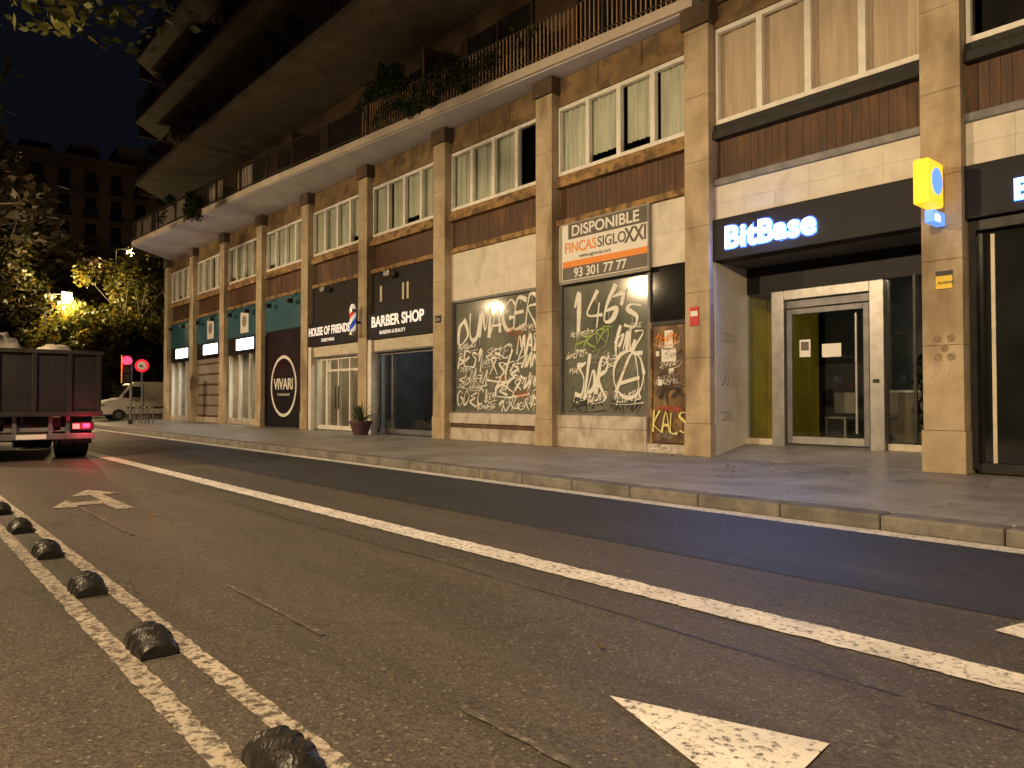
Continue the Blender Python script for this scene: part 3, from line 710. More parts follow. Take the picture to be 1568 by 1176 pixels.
# ------------------------------------------------------------------ graffiti
F = {'D': [[(0, 0), (.05, 1), (.6, .85), (.8, .5), (.55, .1), (-.05, .02)]], 'U': [[(0, 1), (.02, .3), (.3, 0), (.65, .2), (.75, 1)]],
     'M': [[(0, 0), (.1, 1), (.4, .4), (.7, 1), (.85, 0)]], 'A': [[(0, 0), (.4, 1), (.8, 0)], [(.1, .35), (.75, .4)]],
     'G': [[(.8, .85), (.4, 1), (.05, .5), (.35, 0), (.8, .2), (.8, .5), (.45, .48)]], 'E': [[(.75, 1), (.05, .95), (0, .02), (.75, 0)], [(.02, .5), (.6, .55)]],
     'R': [[(0, 0), (.05, 1), (.6, .95), (.65, .6), (.05, .5), (.8, -.1)]], '1': [[(.15, .75), (.4, 1), (.4, 0)]],
     '4': [[(.5, 1), (0, .35), (.85, .4)], [(.65, .75), (.6, -.05)]], '6': [[(.7, 1), (.15, .6), (.1, .15), (.5, 0), (.7, .3), (.15, .42)]],
     'K': [[(0, 0), (.05, 1)], [(.75, 1), (.05, .45), (.8, 0)]], 'L': [[(.1, 1), (.05, 0), (.7, .05)]],
     'S': [[(.75, .9), (.3, 1), (.1, .75), (.65, .4), (.5, .05), (0, .1)]], 'T': [[(0, .95), (.85, 1)], [(.42, 1), (.4, 0)]],
     'O': [[(.4, 1), (.05, .6), (.1, .1), (.5, 0), (.8, .5), (.4, 1)]], 'B': [[(0, 0), (.05, 1), (.6, .85), (.1, .5), (.7, .3), (0, 0)]],
     'N': [[(0, 0), (.05, 1), (.7, 0), (.75, 1)]], 'Z': [[(0, 1), (.8, .95), (.05, .05), (.8, 0)]], 'I': [[(.3, 1), (.3, 0)]],
     'Y': [[(0, 1), (.4, .5)], [(.8, 1), (.3, 0)]], 'C': [[(.75, .85), (.35, 1), (.05, .5), (.35, 0), (.8, .15)]],
     # pure scrawl shapes
     'a': [[(0, .2), (.2, 1), (.35, .1), (.55, 1.1), (.7, 0), (.95, .6)]], 'b': [[(.1, 1.2), (0, -.2), (.5, .6), (.7, .2), (.3, .0), (.9, .4)]],
     'c': [[(.8, .9), (.1, .7), (.7, .4), (.05, .1), (.9, -.15)]], 'd': [[(.0, .6), (.4, 1.1), (.3, .2), (.7, .9), (.65, -.4)]],
     'e': [[(.1, .1), (.5, .9), (.05, .8), (.8, .1)], [(.3, 1.15), (.9, 1.0)]], 'f': [[(.5, 1.3), (.2, .4), (.45, -.3)], [(0, .5), (.9, .8), (.6, .2)]]}
gy = [0]
def catmull(pts, n=6):
    if len(pts) < 3: return pts
    P = [pts[0]] + pts + [pts[-1]]; out = []
    for i in range(1, len(P) - 2):
        for k in range(n):
            t = k / n; r_ = []
            for c in (0, 1):
                a_, b_, c_, d_ = P[i - 1][c], P[i][c], P[i + 1][c], P[i + 2][c]
                r_.append(.5 * (2 * b_ + (c_ - a_) * t + (2 * a_ - 5 * b_ + 4 * c_ - d_) * t * t + (3 * b_ - a_ - 3 * c_ + d_) * t ** 3))
            out.append(tuple(r_))
    out.append(pts[-1]); return out
def stroke(par, m, pts, w, y):
    pts = catmull(pts)
    base = y - (gy[0] % 40) * .0006; gy[0] += 1
    vs = []; fs = []; n = len(pts); ph = random.random() * 6
    for i, p in enumerate(pts):
        a_ = pts[max(0, i - 1)]; b_ = pts[min(n - 1, i + 1)]
        dx, dz = b_[0] - a_[0], b_[1] - a_[1]; l = math.hypot(dx, dz) or 1
        ww = w * (.55 + .32 * math.sin(i * .3 + ph) + .12 * random.random())
        yy = base - .000008 * i
        vs += [(p[0] - dz / l * ww, yy, p[1] + dx / l * ww), (p[0] + dz / l * ww, yy, p[1] - dx / l * ww)]
    for i in range(n - 1): fs.append((2 * i, 2 * i + 1, 2 * i + 3, 2 * i + 2))
    A.raw(par, 'strokes_' + m, m, vs, fs)
    if w > .04 and random.random() < .6:     # paint drip
        q = random.choice(pts); l = random.uniform(.12, .35)
        A.raw(par, 'strokes_' + m, m, [(q[0] - .006, base - .001, q[1]), (q[0] + .006, base - .001, q[1]), (q[0] + .003, base - .001, q[1] - l), (q[0] - .003, base - .001, q[1] - l)], [(0, 1, 2, 3)])
def write(par, m, s, x, z, w, h, y, lw=.05, jit=.08, rise=0, slant=.15):
    n = len(s); cw = w / n
    for i, ch in enumerate(s):
        for st in F.get(ch, F['O']):
            stroke(par, m, [(x + cw * (i + p[0] * 1.1) + slant * p[1] * h + random.uniform(-jit, jit) * cw * .6, z + rise * i + h * p[1] + random.uniform(-jit, jit) * h) for p in st], lw, y)
def tag(par, m, x, z, w, h, y, lw=.03):
    k = max(3, int(w / h * 1.5))
    up = random.uniform(-.03, .12)
    for j in range(k):
        ch = random.choice('abcdefabcdefMGRSEK')
        hh = h * random.uniform(.7, 1.3); cw = w / k
        for st in F[ch]:
            stroke(par, m, [(x + cw * (j + q[0] * 1.5) + .3 * q[1] * h + random.uniform(-.1, .1) * h, z + hh * q[1] + up * j * h + random.uniform(-.12, .12) * h) for q in st], lw, y)
    q = random.random()
    if q < .45: stroke(par, m, [(x - .05, z - .12 * h), (x + w * .5, z - .25 * h), (x + w + .1, z)], lw * .8, y)
    elif q < .7: stroke(par, m, [(x + w, z + h), (x + w + .12, z + h * 1.2), (x + w + .05, z + .2 * h), (x + w * .6, z - .2 * h)], lw * .8, y)
gr = parent('graffiti')
y3 = 12.157
x0 = PL(3) + .62
write(gr, 'spray', 'OUMAGER', x0 + .1, 2.72, 3.3, .72, y3, .070, .12, .06)
write(gr, 'spray', 'BESd', x0 + .12, 2.12, 1.1, .40, y3, .036, .14)
write(gr, 'spray', 'MAe', x0 + 2.6, 2.36, .85, .45, y3, .05, .15); write(gr, 'spray', 'faN', x0 + 2.55, 1.98, .9, .36, y3, .038, .15)
write(gr, 'spray', 'GOcCI', x0 + .05, 1.10, 1.5, .36, y3, .030, .15)
for (tx0, tz0, tw, th, lw) in ((1.45, 1.78, 1.15, .42, .040), (1.65, 1.36, 1.3, .34, .038), (.1, 1.6, 1.2, .34, .022), (1.8, .98, 1.4, .28, .022), (.1, 2.55, .8, .12, .012),
                              (1.35, 2.3, .9, .25, .022), (2.9, 1.5, .5, .3, .022), (.9, .93, .8, .14, .012), (2.6, 2.92, .7, .12, .010), (1.3, 1.2, .4, .14, .012),
                              (3.05, 1.15, .35, .2, .018), (.2, 2.0, .5, .1, .01), (1.2, 2.1, .3, .16, .012), (.6, 1.48, .6, .1, .01)):
    tag(gr, 'spray', x0 + tx0, tz0, tw, th, y3, lw)
for _ in range(8): tag(gr, random.choice(['signgrey', 'sprayr', 'signgrey']), x0 + random.uniform(.2, 2.6), random.uniform(.95, 3.4), .6, .14, y3, .009)
x0 = PL(2) + .62
write(gr, 'spray', '146', x0 + .25, 2.80, 1.45, .78, y3, .072, .09, .05, slant=.05)
write(gr, 'spray', 'S', x0 + 1.8, 2.75, .5, .5, y3, .06)
stroke(gr, 'spray', [(x0 + 1.5, 3.45), (x0 + 1.8, 3.5), (x0 + 1.75, 3.25), (x0 + 1.9, 3.6)], .06, y3)
tag(gr, 'sprayg', x0 + .35, 2.35, .9, .34, y3, .024); write(gr, 'spray', 'faZ', x0 + 1.5, 2.25, .85, .40, y3, .048, .15)
write(gr, 'spray', 'SbR', x0 + .35, 1.35, 1.0, .75, y3, .058, .14)
cxx, czz = x0 + 1.95, 1.75
stroke(gr, 'spray', [(cxx + .42 * math.cos(t * .7), czz + .5 * math.sin(t * .7)) for t in range(10)], .05, y3)
write(gr, 'spray', 'A', cxx - .35, 1.3, .75, .9, y3, .048)
tag(gr, 'sprayb', x0 + .2, .98, 1.0, .22, y3, .03); tag(gr, 'sprayb', x0 + 1.4, .98, .8, .22, y3, .022)
for (tx0, tz0, tw, th, lw) in ((.3, 1.15, .9, .2, .016), (1.5, 1.15, .75, .16, .014), (.1, 2.15, .6, .14, .012), (.2, 2.65, .7, .1, .01), (1.1, 1.95, .4, .2, .014), (1.95, 2.7, .35, .1, .01), (.15, 1.8, .35, .12, .01)):
    tag(gr, 'spray', x0 + tx0, tz0, tw, th, y3, lw)
for _ in range(5): tag(gr, 'signgrey', x0 + random.uniform(.1, 1.7), random.uniform(1.0, 2.6), .5, .14, y3, .009)
xd = PL(1) - 1.0
yd = 12.088
write(gr, 'sprayy', 'KALS', xd + .02, .55, .86, .42, yd, .032, slant=0); tag(gr, 'sprayb', xd + .05, 1.2, .65, .26, yd, .02); tag(gr, 'spray', xd + .1, 1.55, .5, .12, yd, .010)
tag(gr, 'orange', xd + .05, 2.35, .5, .18, yd, .012); tag(gr, 'sprayr', xd + .1, 1.0, .6, .1, yd, .01)
for _ in range(6): tag(gr, random.choice(['sprayb', 'signgrey', 'spray']), xd + random.uniform(.0, .3), random.uniform(.4, 2.4), .42, .12, yd, .007)
write(gr, 'spray', 'AW', xd + .02, .18, .5, .12, 11.99, .012)
def side_tag(y0, z0, w, h, lw):
    pts = catmull([(y0 + w * (k / 16) + .1 * math.cos(k * 2.2), z0 + h * .5 * (1 + math.sin(k * 2.1))) for k in range(17)], 5)
    vs = []; fs = []; xs = PL(1) + .55 + .0245
    for i, p in enumerate(pts):
        vs += [(xs + .00003 * i, p[0], p[1] + lw), (xs + .00003 * i, p[0] + lw * .7, p[1] - lw)]
    for i in range(len(pts) - 1): fs.append((2 * i, 2 * i + 1, 2 * i + 3, 2 * i + 2))
    A.raw(gr, 'strokes_side', 'signdark', vs, fs)
side_tag(12.1, 1.45, .75, .6, .010); side_tag(12.2, 2.3, .5, .2, .005); side_tag(12.15, .8, .4, .2, .005)

# ------------------------------------------------------------------ lane separators
for k, s in enumerate((2.32, 3.86, 5.28, 6.7, 8.1, 9.5, 10.9, 12.3, .9)):
    vs = []; fs = []; nu, nv = 44, 22
    for i in range(nu + 1):
        u = i / nu; xx = -s - .16 + .32 * u
        prof = (1 - abs(2 * u - 1) ** 3.2)
        for j in range(nv + 1):
            th = math.pi * j / nv
            ph = ((u * 3.5 + abs(math.cos(th)) * 1.1) % 1)
            ridge = 1 + (.07 if ph < .45 else 0) * prof
            hh = .112 * (.5 + .5 * prof) * ridge; wd = .088 * ridge
            vs.append((xx, 1.02 - math.cos(th) * wd * (.9 + .1 * prof), .004 + hh * math.sin(th) ** .7))
    for i in range(nu):
        for j in range(nv):
            a_ = i * (nv + 1) + j; fs.append((a_, a_ + nv + 1, a_ + nv + 2, a_ + 1))
    fs.append(tuple(range(nv, -1, -1))); fs.append(tuple(nu * (nv + 1) + j for j in range(nv + 1)))
    mesh_obj('lane_separator', vs, [f[::-1] for f in fs], 'rubber')

# ------------------------------------------------------------------ street lamps
def aim(o, d): o.rotation_euler = Vector(d).to_track_quat('-Z', 'Y').to_euler()
def lamp_post(x, y, h, arm, mglow='e_lamp'):
    p = parent('street_lamp'); n = '_%d' % int(-x * 10)
    A.cyl(p, 'pole' + n, 'darkm', (x, y - arm, 0), (x, y - arm, h), .09, .05)
    A.cyl(p, 'arm' + n, 'darkm', (x, y - arm, h), (x, y, h + .25), .04, .035)
    A.cyl(p, 'head' + n, 'greym', (x, y - .35, h + .28), (x, y + .35, h + .28), .16, .13)
    A.box(p, 'lens' + n, mglow, x - .13, x + .13, y - .28, y + .28, h + .07, h + .12)
    return p
def spot(x, y, z, watts, d, size=124, col=(1, .715, .40), blend=.75, r=.16):
    l = bpy.data.lights.new('street_lamp_light', 'SPOT'); l.energy = watts; l.color = col; l.spot_size = R(size); l.spot_blend = blend
    l.shadow_soft_size = r
    o = bpy.data.objects.new('street_lamp_light', l); COL.objects.link(o); o.location = (x, y, z); aim(o, d); return o
for X in (9.7, -1.0, -11.6, -22.3, -33.0, -43.7):
    p = lamp_post(X, -3.0, 6.6, 1.2)
    o = spot(X, -2.95, 6.62, 6100, (0, 1, -.56)); o.parent = p
p = lamp_post(-63.3, 10.7, 8.9, 1.4, 'e_lampw')
def point(name, loc, e, c, r, par):
    l = bpy.data.lights.new(name, 'POINT'); l.energy = e; l.color = c; l.shadow_soft_size = r
    o = bpy.data.objects.new(name, l); COL.objects.link(o); o.location = loc; o.parent = par
point('far_lamp_light', (-62.2, 10.4, 8.6), 3300, (1, .74, .34), .3, p)
def ball(par, name, m, c, r, n=12):
    vs = []; fs = []
    for i in range(n + 1):
        for j in range(n):
            ph = math.pi * i / n; th = 2 * math.pi * j / n
            vs.append((c[0] + r * math.sin(ph) * math.cos(th), c[1] + r * math.sin(ph) * math.sin(th), c[2] + r * math.cos(ph)))
    for i in range(n):
        for j in range(n): fs.append((i * n + j, (i + 1) * n + j, (i + 1) * n + (j + 1) % n, i * n + (j + 1) % n))
    A.raw(par, name, m, vs, fs)
ball(p, 'globe', 'e_lampw', (-62.9, 10.65, 8.75), .36)
p = lamp_post(-78, 18.6, 15.6, 1.4, 'e_lamp')
ball(p, 'globe_b', 'e_lamp', (-77.4, 18.4, 15.4), .42)
point('far_lamp_light', (-80, 16.0, 14.5), 700, (1, .62, .3), .3, p)
def area(name, loc, d, w, col, sx, sy, par=None):
    l = bpy.data.lights.new(name, 'AREA'); l.energy = w; l.color = col; l.shape = 'RECTANGLE'; l.size = sx; l.size_y = sy
    o = bpy.data.objects.new(name, l); COL.objects.link(o); o.location = loc; aim(o, d)
    if par: o.parent = par
    return o
area('sign_spill', (-7.0, 11.83, 4.2), (0, -1, -.35), 80, (.14, .32, 1), 1.7, .3, sg)
point('sign_halo_light', (-7.0, 11.55, 4.2), 12, (.1, .28, 1), .25, sg)
area('entrance_light', (-5.2, 14.6, 3.7), (-.3, 0, -1), 20, (1, .95, .75), 1.0, .5, bd)
for i, wt, c in ((4, 30, (.9, .95, 1)), (5, 90, (1, .8, .52)), (7, 130, (1, .85, .65)), (9, 130, (1, .88, .75))):
    x0 = PL(i) + .55
    area('shop_ceiling_light', (x0 + 1.8, 13.5, 3.6 if i < 6 else 3.1), (0, 0, -1), wt, c, 1.2, .4, bd)

# ------------------------------------------------------------------ truck
tk = parent('dump_truck')
rx = -17.0; ya, ybk = 1.1, 3.5
A.box(tk, 'tailgate', 'truckp', rx - .06, rx, ya, ybk, .98, 2.12, bevel=.012)
for yy in (ya, ya + .6, ya + 1.2, ya + 1.8, ybk - .08):
    A.box(tk, 'tailgate_ribs', 'truckp', rx, rx + .05, yy, yy + .08, .98, 2.14, bevel=.01)
A.box(tk, 'tailgate_rail', 'truckred', rx - .05, rx + .06, ya - .03, ybk + .03, 2.12, 2.20, bevel=.01)
A.box(tk, 'tailgate_rail', 'truckred', rx - .05, rx + .06, ya - .03, ybk + .03, .88, .98, bevel=.01)
for yy in (ya, ybk - .06):
    A.box(tk, 'cargo_side', 'truckp', rx - 4.3, rx - .06, yy, yy + .06, .95, 2.14)
A.box(tk, 'cargo_floor', 'truckp', rx - 4.3, rx - .06, ya + .06, ybk - .06, .9, 1.0)
A.box(tk, 'cargo_front', 'truckp', rx - 4.36, rx - 4.3, ya, ybk, .95, 2.3)
for yy in (1.75, 2.7): A.box(tk, 'chassis', 'darkm', rx - 6.2, rx - .15, yy, yy + .12, .6, .85)
A.box(tk, 'rear_bumper', 'greym', rx - .12, rx + .02, ya + .1, ybk - .1, .42, .54, bevel=.02)
A.box(tk, 'under_bar', 'alu', rx - .25, rx - .15, ya + .3, ybk - .6, .58, .66)
for yy in (1.7, 2.0, 2.6, 2.9): A.box(tk, 'bumper_brackets', 'greym', rx - .14, rx - .08, yy, yy + .07, .5, .9)
A.cyl(tk, 'air_tank', 'alu', (rx - .5, 1.85, .62), (rx - .5, 2.6, .62), .13)
A.box(tk, 'number_plate', 'signwhite', rx + .021, rx + .03, 2.05, 2.55, .44, .53)
for yy in (ya + .12, ybk - .52):
    A.box(tk, 'lamp_bar', 'darkm', rx - .05, rx + .02, yy, yy + .4, .6, .76, bevel=.01)
A.box(tk, 'tail_lamp', 'e_redd', rx + .021, rx + .04, ya + .36, ya + .5, .63, .73)
A.box(tk, 'tail_lamp', 'e_redd', rx + .021, rx + .04, ybk - .32, ybk - .2, .65, .73)
A.box(tk, 'reflector', 'vanw', rx + .021, rx + .035, ybk - .5, ybk - .38, .63, .73)
for wx in (rx - 1.2, rx - 5.4):
    for (a_, b_) in ((ya + .05, ya + .3), (ya + .34, ya + .58), (ybk - .58, ybk - .34), (ybk - .3, ybk - .05)):
        A.cyl(tk, 'tyres', 'tyre', (wx, a_, .42), (wx, b_, .42), .42, seg=28)
        A.cyl(tk, 'rims', 'greym', (wx, a_ - .01, .42), (wx, b_ + .01, .42), .2, seg=16)
    A.cyl(tk, 'axle', 'darkm', (wx, ya + .3, .42), (wx, ybk - .3, .42), .08)
A.cyl(tk, 'differential', 'darkm', (rx - 1.2, 2.15, .42), (rx - 1.2, 2.45, .42), .2)
for (a_, b_) in ((ya + .03, ya + .6), (ybk - .6, ybk - .03)):
    A.box(tk, 'mudguards', 'darkm', rx - 1.75, rx - .65, a_, b_, .86, .89)
    A.box(tk, 'mudflaps', 'rubber', rx - .65, rx - .63, a_, b_, .3, .88)
A.box(tk, 'cab', 'truckred', rx - 6.6, rx - 4.7, ya + .1, ybk - .1, .7, 2.3, bevel=.12)
A.box(tk, 'cab_rear_window', 'blackglass', rx - 4.7, rx - 4.69, ya + .5, ybk - .5, 1.6, 2.15)
A.box(tk, 'cab_base', 'darkm', rx - 6.5, rx - 4.8, ya + .15, ybk - .15, .45, .7)
def lump(name, m, c, r3, par, seed=1, n=14):
    rnd = random.Random(seed); vs = []; fs = []
    for i in range(n + 1):
        ph = math.pi * i / n
        for j in range(n):
            th = 2 * math.pi * j / n; k = 1 + .15 * math.sin(3 * th + seed) * math.sin(ph) + .1 * rnd.uniform(-1, 1)
            vs.append((c[0] + r3[0] * k * math.sin(ph) * math.cos(th), c[1] + r3[1] * k * math.sin(ph) * math.sin(th), c[2] + r3[2] * k * math.cos(ph)))
    for i in range(n):
        for j in range(n): fs.append((i * n + j, (i + 1) * n + j, (i + 1) * n + (j + 1) % n, i * n + (j + 1) % n))
    mesh_obj(name, vs, fs, m, par, smooth=True)
lump('sack_load', 'sack', (rx - 1.2, 2.85, 1.98), (.7, .45, .38), tk, 3)
lump('sack_load', 'sack', (rx - 1.0, 1.85, 2.1), (.6, .35, .45), tk, 5)
point('tail_light_glow', (rx + .3, ybk - .25, .68), 16, (1, .03, .08), .05, tk)

# ------------------------------------------------------------------ van
vn = parent('delivery_van')
XA, XB = -50.0, -48.1; Yf = 9.9
prof = [(0, .35), (0, .95), (.12, 1.12), (.95, 1.32), (1.55, 2.12), (1.8, 2.3), (5.2, 2.34), (5.3, 2.2), (5.3, .38)]
vs = [(XB, Yf + p[0], p[1]) for p in prof] + [(XA, Yf + p[0], p[1]) for p in prof]; k = len(prof)
fs = [tuple(reversed(range(k))), tuple(range(k, 2 * k))] + [(i, (i + 1) % k, k + (i + 1) % k, k + i) for i in range(k)]
mesh_obj('van_body', vs, fs, 'vanw', vn, bevel=.06)
mesh_obj('side_window', [(XB + .008, Yf + p[0], p[1]) for p in [(1.12, 1.36), (2.2, 1.4), (2.2, 2.02), (1.62, 2.02)]], [(0, 1, 2, 3)], 'blackglass', vn)
A.raw(vn, 'windscreen', 'blackglass', [(XB - .12, Yf + .93, 1.36), (XB - .12, Yf + 1.5, 2.1), (XA + .12, Yf + 1.5, 2.1), (XA + .12, Yf + .93, 1.36)], [(0, 1, 2, 3)])
for yy in (2.28, 3.7): A.box(vn, 'door_gaps', 'darkm', XB + .001, XB + .006, Yf + yy, Yf + yy + .02, .5, 2.15)
A.box(vn, 'side_rail', 'darkm', XB, XB + .02, Yf + 1.4, Yf + 4.0, .72, .82)
for yy in (.95, 4.25):
    A.cyl(vn, 'wheels', 'tyre', (XA + .02, Yf + yy, .34), (XB + .03, Yf + yy, .34), .34, seg=24)
    A.cyl(vn, 'hubs', 'greym', (XB + .02, Yf + yy, .34), (XB + .045, Yf + yy, .34), .19, seg=16)
A.box(vn, 'headlamp', 'alu', XB - .3, XB + .01, Yf - .015, Yf + .2, .85, 1.0)
A.box(vn, 'bumper', 'darkm', XA, XB + .01, Yf - .06, Yf + .1, .3, .62, bevel=.03)
A.box(vn, 'mirror', 'darkm', XB, XB + .22, Yf + 1.25, Yf + 1.35, 1.35, 1.62, bevel=.02)

# ------------------------------------------------------------------ traffic light & sign
tl = parent('traffic_light')
tx_, ty_ = -36.0, 8.60
A.cyl(tl, 'pole', 'greym', (tx_, ty_, .13), (tx_, ty_, 3.0), .055)
A.box(tl, 'housing', 'darkm', tx_ - .1, tx_ + .12, ty_ - .38, ty_ - .02, 1.95, 3.2, bevel=.02)
A.box(tl, 'side_plate', 'yel', tx_ + .0, tx_ + .115, ty_ - .40, ty_ - .381, 1.97, 3.18)
A.cyl(tl, 'red_lens', 'e_red', (tx_ + .125, ty_ - .2, 2.95), (tx_ + .17, ty_ - .2, 2.95), .19, seg=20)
for zz in (2.57, 2.2): A.cyl(tl, 'lens_off', 'blackglass', (tx_ + .125, ty_ - .2, zz), (tx_ + .15, ty_ - .2, zz), .15, seg=20)
for zz in (2.95, 2.57, 2.2): A.box(tl, 'visors', 'darkm', tx_ + .12, tx_ + .32, ty_ - .37, ty_ - .03, zz + .19, zz + .205)
A.cyl(tl, 'base', 'darkm', (tx_, ty_, .13), (tx_, ty_, .35), .09)
point('red_signal_light', (tx_ + .45, ty_ - .6, 2.85), 40, (1, .02, .05), .1, tl)
ts = parent('no_turn_sign')
sx_, sy_ = -37.2, 9.35
A.cyl(ts, 'pole', 'greym', (sx_, sy_, .13), (sx_, sy_, 3.1), .035)
dv = Vector((.85, -.3, 0)).normalized(); c = Vector((sx_, sy_, 2.8)) + dv * .04
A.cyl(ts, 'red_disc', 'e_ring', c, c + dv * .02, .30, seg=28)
A.cyl(ts, 'white_disc', 'signwhite', c + dv * .021, c + dv * .026, .19, seg=28)
A.box(ts, 'arrow', 'sprayb', c.x + .05, c.x + .055, c.y - .12, c.y + .02, 2.75, 2.81)
br_ = parent('bike_rack')
for k in range(3):
    X = -35.5 - k * 1.2; Y = 9.4
    A.cyl(br_, 'hoop', 'greym', (X, Y, .13), (X, Y, .85), .025); A.cyl(br_, 'hoop', 'greym', (X - .7, Y, .13), (X - .7, Y, .85), .025)
    A.cyl(br_, 'hoop', 'greym', (X, Y, .85), (X - .7, Y, .85), .025)

# ------------------------------------------------------------------ foliage
def leaves(name, clusters, n, size, m, par=None, seed=0):
    rnd = random.Random(seed); vs = []; fs = []
    for _ in range(n):
        c = rnd.choice(clusters)
        d = Vector((rnd.gauss(0, 1), rnd.gauss(0, 1), rnd.gauss(0, 1)))
        d.normalize(); d *= c[3] * (rnd.random() ** .45)
        p = Vector(c[:3]) + d
        s = size * rnd.uniform(.6, 1.3)
        u = Vector((rnd.gauss(0, 1), rnd.gauss(0, 1), rnd.gauss(0, .6))).normalized(); w = u.orthogonal().normalized()
        w = (w * rnd.uniform(.5, 1) + u.cross(w) * rnd.uniform(-1, 1)).normalized()
        k = len(vs)
        vs += [p - u * s, p - u * s * .1 + w * s * .55, p + u * s, p - u * s * .1 - w * s * .55]
        fs.append((k, k + 1, k + 2, k + 3))
    return mesh_obj(name, vs, fs, m, par)
def tree(x, y, h, r, nleaf, lsize, m, seed, name='plane_tree', low=.6):
    rnd = random.Random(seed); tr = parent(name)
    tid = str(seed)
    fork = Vector((x + rnd.uniform(-.3, .3), y + rnd.uniform(-.3, .3), h * .3))
    A.cyl(tr, 'trunk' + tid, 'bark', (x, y, 0), fork, .024 * h, .018 * h, 12)
    cl = []
    for i in range(9):
        t = 2 * math.pi * i / 9 + rnd.uniform(-.3, .3); rr = r * rnd.uniform(.35, .85)
        mid = fork + Vector((math.cos(t) * rr * .5, math.sin(t) * rr * .5, h * rnd.uniform(.08, .2)))
        end = Vector((x + math.cos(t) * rr, y + math.sin(t) * rr, h * rnd.uniform(low, .92)))
        A.cyl(tr, 'limbs' + tid, 'bark', fork, mid, .011 * h, .008 * h, 7); A.cyl(tr, 'limbs' + tid, 'bark', mid, end, .008 * h, .002 * h, 6)
        for k in range(5):
            e2 = mid.lerp(end, rnd.uniform(.1, 1)) + Vector((rnd.gauss(0, 1), rnd.gauss(0, 1), rnd.gauss(0, .8))) * r * .3
            A.cyl(tr, 'twigs' + tid, 'bark', mid.lerp(end, rnd.uniform(.2, .8)), e2, .003 * h, .001 * h, 5)
            cl.append((e2.x, e2.y, e2.z, r * rnd.uniform(.14, .3)))
        cl.append((end.x, end.y, end.z, r * .25))
    leaves('foliage', cl, nleaf, lsize, m, tr, seed)
    return tr
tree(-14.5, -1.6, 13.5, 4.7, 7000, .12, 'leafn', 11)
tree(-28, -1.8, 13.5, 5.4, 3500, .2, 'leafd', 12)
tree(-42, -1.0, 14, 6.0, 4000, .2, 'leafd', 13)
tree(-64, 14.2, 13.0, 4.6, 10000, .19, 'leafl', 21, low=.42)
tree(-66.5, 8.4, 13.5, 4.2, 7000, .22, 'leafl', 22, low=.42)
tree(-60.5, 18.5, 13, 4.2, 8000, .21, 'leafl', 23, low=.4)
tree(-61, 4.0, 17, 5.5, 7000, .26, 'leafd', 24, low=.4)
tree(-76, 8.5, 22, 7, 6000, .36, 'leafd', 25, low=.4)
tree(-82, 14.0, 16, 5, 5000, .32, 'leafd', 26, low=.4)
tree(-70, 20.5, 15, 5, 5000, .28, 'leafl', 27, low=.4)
leaves('hedge', [(-58 + random.uniform(-1, 1), 4 + k * .9, 1.1 + random.uniform(-.2, .8), 1.0) for k in range(20)], 8000, .15, 'leafd', None, 5)
pp = parent('indoor_plant')
leaves('fronds', [(-4.85, 13.6, .9 + .3 * k, .3) for k in range(4)], 350, .09, 'leafp', pp, 61)
A.cyl(pp, 'pot', 'clay', (-4.85, 13.6, .39), (-4.85, 13.6, .7), .14, .18)

pb = parent('balcony_plants')
def yb0(x): return 11.78 + (x + 8.4) / (-16.9) * (10.31 - 11.78) if x > -25.3 else 10.31 + (x + 25.3) / (-14.3) * (9.42 - 10.31)
leaves('tall_shrub', [(-18.9 + random.uniform(-.7, .9), yb0(-18.6) + .25 + random.uniform(-.2, .2), 9.2 + random.uniform(0, 1.9), .26) for k in range(22)], 3800, .055, 'leafp', pb, 31)
leaves('trailing_shrub', [(-18 + k * .3, yb0(-18 + k * .3) + .1, 9.6 + random.uniform(-.3, .45), .32) for k in range(15)], 5200, .045, 'leafp', pb, 32)
leaves('trailing_shrub', [(-17.6 + k * .3, yb0(-17.6 + k * .3) - .08, 9.2 + random.uniform(-.25, .35), .18) for k in range(10)], 1500, .045, 'leafp', pb, 33)
leaves('corner_shrub', [(-31.5 + random.uniform(-.6, .6), yb0(-31.5) + random.uniform(-.2, .1), 9.2 + random.uniform(-.6, .6), .25) for k in range(10)], 900, .07, 'leafp', pb, 34)
leaves('corner_shrub', [(-36 + random.uniform(-1.5, 1.5), yb0(-36) + .3, 9.7 + random.uniform(-.4, .6), .35) for k in range(14)], 1500, .08, 'leafp', pb, 35)
leaves('upper_shrubs', [(-22 - k * 1.7, 9.9, 12.6 + random.uniform(-.3, .6), .4) for k in range(10)], 2500, .08, 'leafd', pb, 36)
leaves('upper_shrubs', [(-26 - k * 1.7, 9.9, 15.7 + random.uniform(-.3, .6), .4) for k in range(8)], 2000, .08, 'leafd', pb, 37)
leaves('pot_shrub', [(-13.0 + random.uniform(-.5, .5), yb0(-13.0) + .25, 9.6 + random.uniform(-.2, .6), .25) for k in range(8)], 1100, .06, 'leafp', pb, 38)

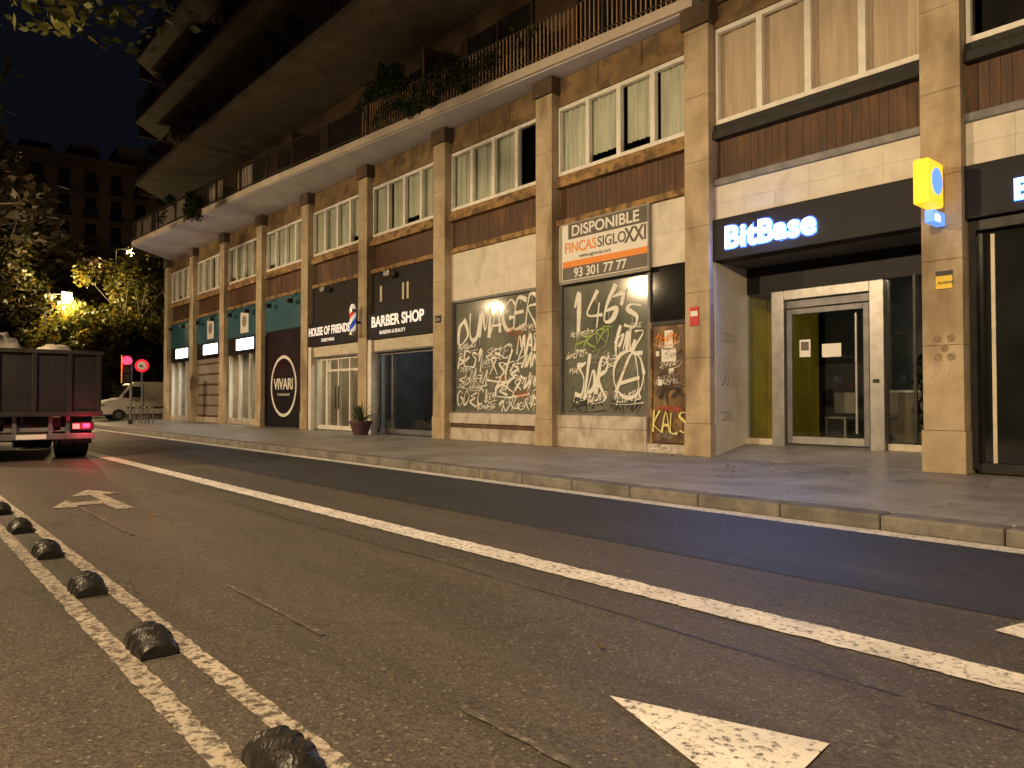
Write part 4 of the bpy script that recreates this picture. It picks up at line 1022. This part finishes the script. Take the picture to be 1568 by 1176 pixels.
ap = parent('potted_agave')
ax, ay = PL(4) + 1.05, 11.35
A.cyl(ap, 'pot', 'clay', (ax, ay, .14), (ax, ay, .5), .22, .34, 16); A.cyl(ap, 'pot_rim', 'clay', (ax, ay, .5), (ax, ay, .56), .36, .36, 16)
vs = []; fs = []
for k in range(44):
    t = k * 2.4; el = R(25 + (k % 7) * 10); ln = random.uniform(.6, .9)
    d = Vector((math.cos(t), math.sin(t), 0)); s_ = Vector((-d.y, d.x, 0)) * .045; n0 = len(vs)
    for j in range(5):
        u = j / 4; p = Vector((ax, ay, .54)) + d * (ln * u * math.cos(el)) + Vector((0, 0, ln * (u * math.sin(el) - .25 * u * u)))
        w = s_ * (1 - u) * (1 + u); vs += [p - w, p + w]
    for j in range(4): fs.append((n0 + 2 * j, n0 + 2 * j + 1, n0 + 2 * j + 3, n0 + 2 * j + 2))
mesh_obj('agave_leaves', vs, fs, 'leafag', ap)

vs = []; fs = []
for k in range(420):
    X = random.uniform(-24, 2); Y = random.uniform(7.5, 11.8); z = .143
    if k < 220: Y = 11.75 - abs(random.gauss(0, .35))
    if 220 <= k < 300: X = random.uniform(-8.5, 0); Y = random.uniform(10, 11.9); z = .143
    if k > 414: X = random.uniform(-9, -1); Y = random.uniform(1.5, 6.5); z = .012
    s = random.uniform(.018, .048); t = random.uniform(0, 6.3); n0 = len(vs)
    for j in range(5):
        a2 = t + j * 1.2566; rr = s * (1 if j % 2 else .7); vs.append((X + rr * math.cos(a2), Y + rr * math.sin(a2), z + random.uniform(0, .014)))
    fs.append(tuple(range(n0, n0 + 5)))
mesh_obj('fallen_leaves', vs, fs, 'dryleaf')

# ------------------------------------------------------------------ far buildings
fb = parent('distant_apartment_block')
X = -98
A.box(fb, 'walls', 'farwall', X - 12, X, 9, 60, 0, 29)
for f in range(8):
    for k in range(18):
        yy = 10.2 + k * 2.7; z = 4.3 + f * 3.1
        A.box(fb, 'windows', 'blackglass', X - .01, X + .03, yy, yy + 1.15, z, z + 2.1)
        A.box(fb, 'lintels', 'farwall', X, X + .2, yy - .15, yy + 1.3, z + 2.15, z + 2.35)
        A.box(fb, 'balcony_fronts', 'darkm', X, X + .5, yy - .2, yy + 1.35, z - .25, z + .1 + .6 * (k % 2))
    A.box(fb, 'string_courses', 'farwall', X, X + .15, 9, 60, 3.85 + f * 3.1, 4.0 + f * 3.1)
A.box(fb, 'cornice', 'farwall', X - .2, X + .7, 9, 60, 29.02, 29.6)
for k in range(9): A.box(fb, 'attic', 'farwall', X - 6, X - 1, 12 + k * 5, 15 + k * 5, 29.6, 30.8 + (k % 3) * .7)
fb2 = parent('distant_apartment_block')
A.box(fb2, 'walls_b', 'farwall', -130, -112, -40, 8.8, 0, 30)
for f in range(8):
    for k in range(14):
        A.box(fb2, 'windows_b', 'blackglass', -111.99, -111.9, -34 + k * 3.1, -32.8 + k * 3.1, 4 + f * 3.2, 6 + f * 3.2)
ob_ = parent('opposite_apartment_block')
A.box(ob_, 'walls_c', 'farwall', -70, 30, -34, -22, 0, 20)
for f in range(6):
    for k in range(30):
        A.box(ob_, 'windows_c', 'blackglass', -68 + k * 3.2, -66.7 + k * 3.2, -21.99, -21.9, 1.2 + f * 3.1, 3.3 + f * 3.1)

A.flush()

# ------------------------------------------------------------------ world, camera
w = bpy.data.worlds.new('World'); scene.world = w; w.use_nodes = True
nt = w.node_tree; bg = nt.nodes['Background']
sky = nt.nodes.new('ShaderNodeTexSky'); sky.sky_type = 'NISHITA'; sky.sun_disc = False
sky.sun_elevation = R(-4); sky.sun_rotation = R(200)
mx = nt.nodes.new('ShaderNodeMix'); mx.data_type = 'RGBA'; mx.inputs['Factor'].default_value = .95
nt.links.new(sky.outputs[0], mx.inputs[6]); mx.inputs[7].default_value = (.05, .06, .095, 1)
nt.links.new(mx.outputs[2], bg.inputs[0]); bg.inputs[1].default_value = .065

cam = bpy.data.cameras.new('camera'); co = bpy.data.objects.new('camera', cam); COL.objects.link(co)
co.location = (0, 0, 1.2); co.rotation_euler = (R(91.26), 0, R(49.3))
cam.sensor_width = 36; cam.lens = 26.01; cam.clip_start = .05; cam.clip_end = 1000
scene.camera = co
scene.view_settings.view_transform = 'Standard'; scene.view_settings.look = 'None'
scene.view_settings.exposure = 0
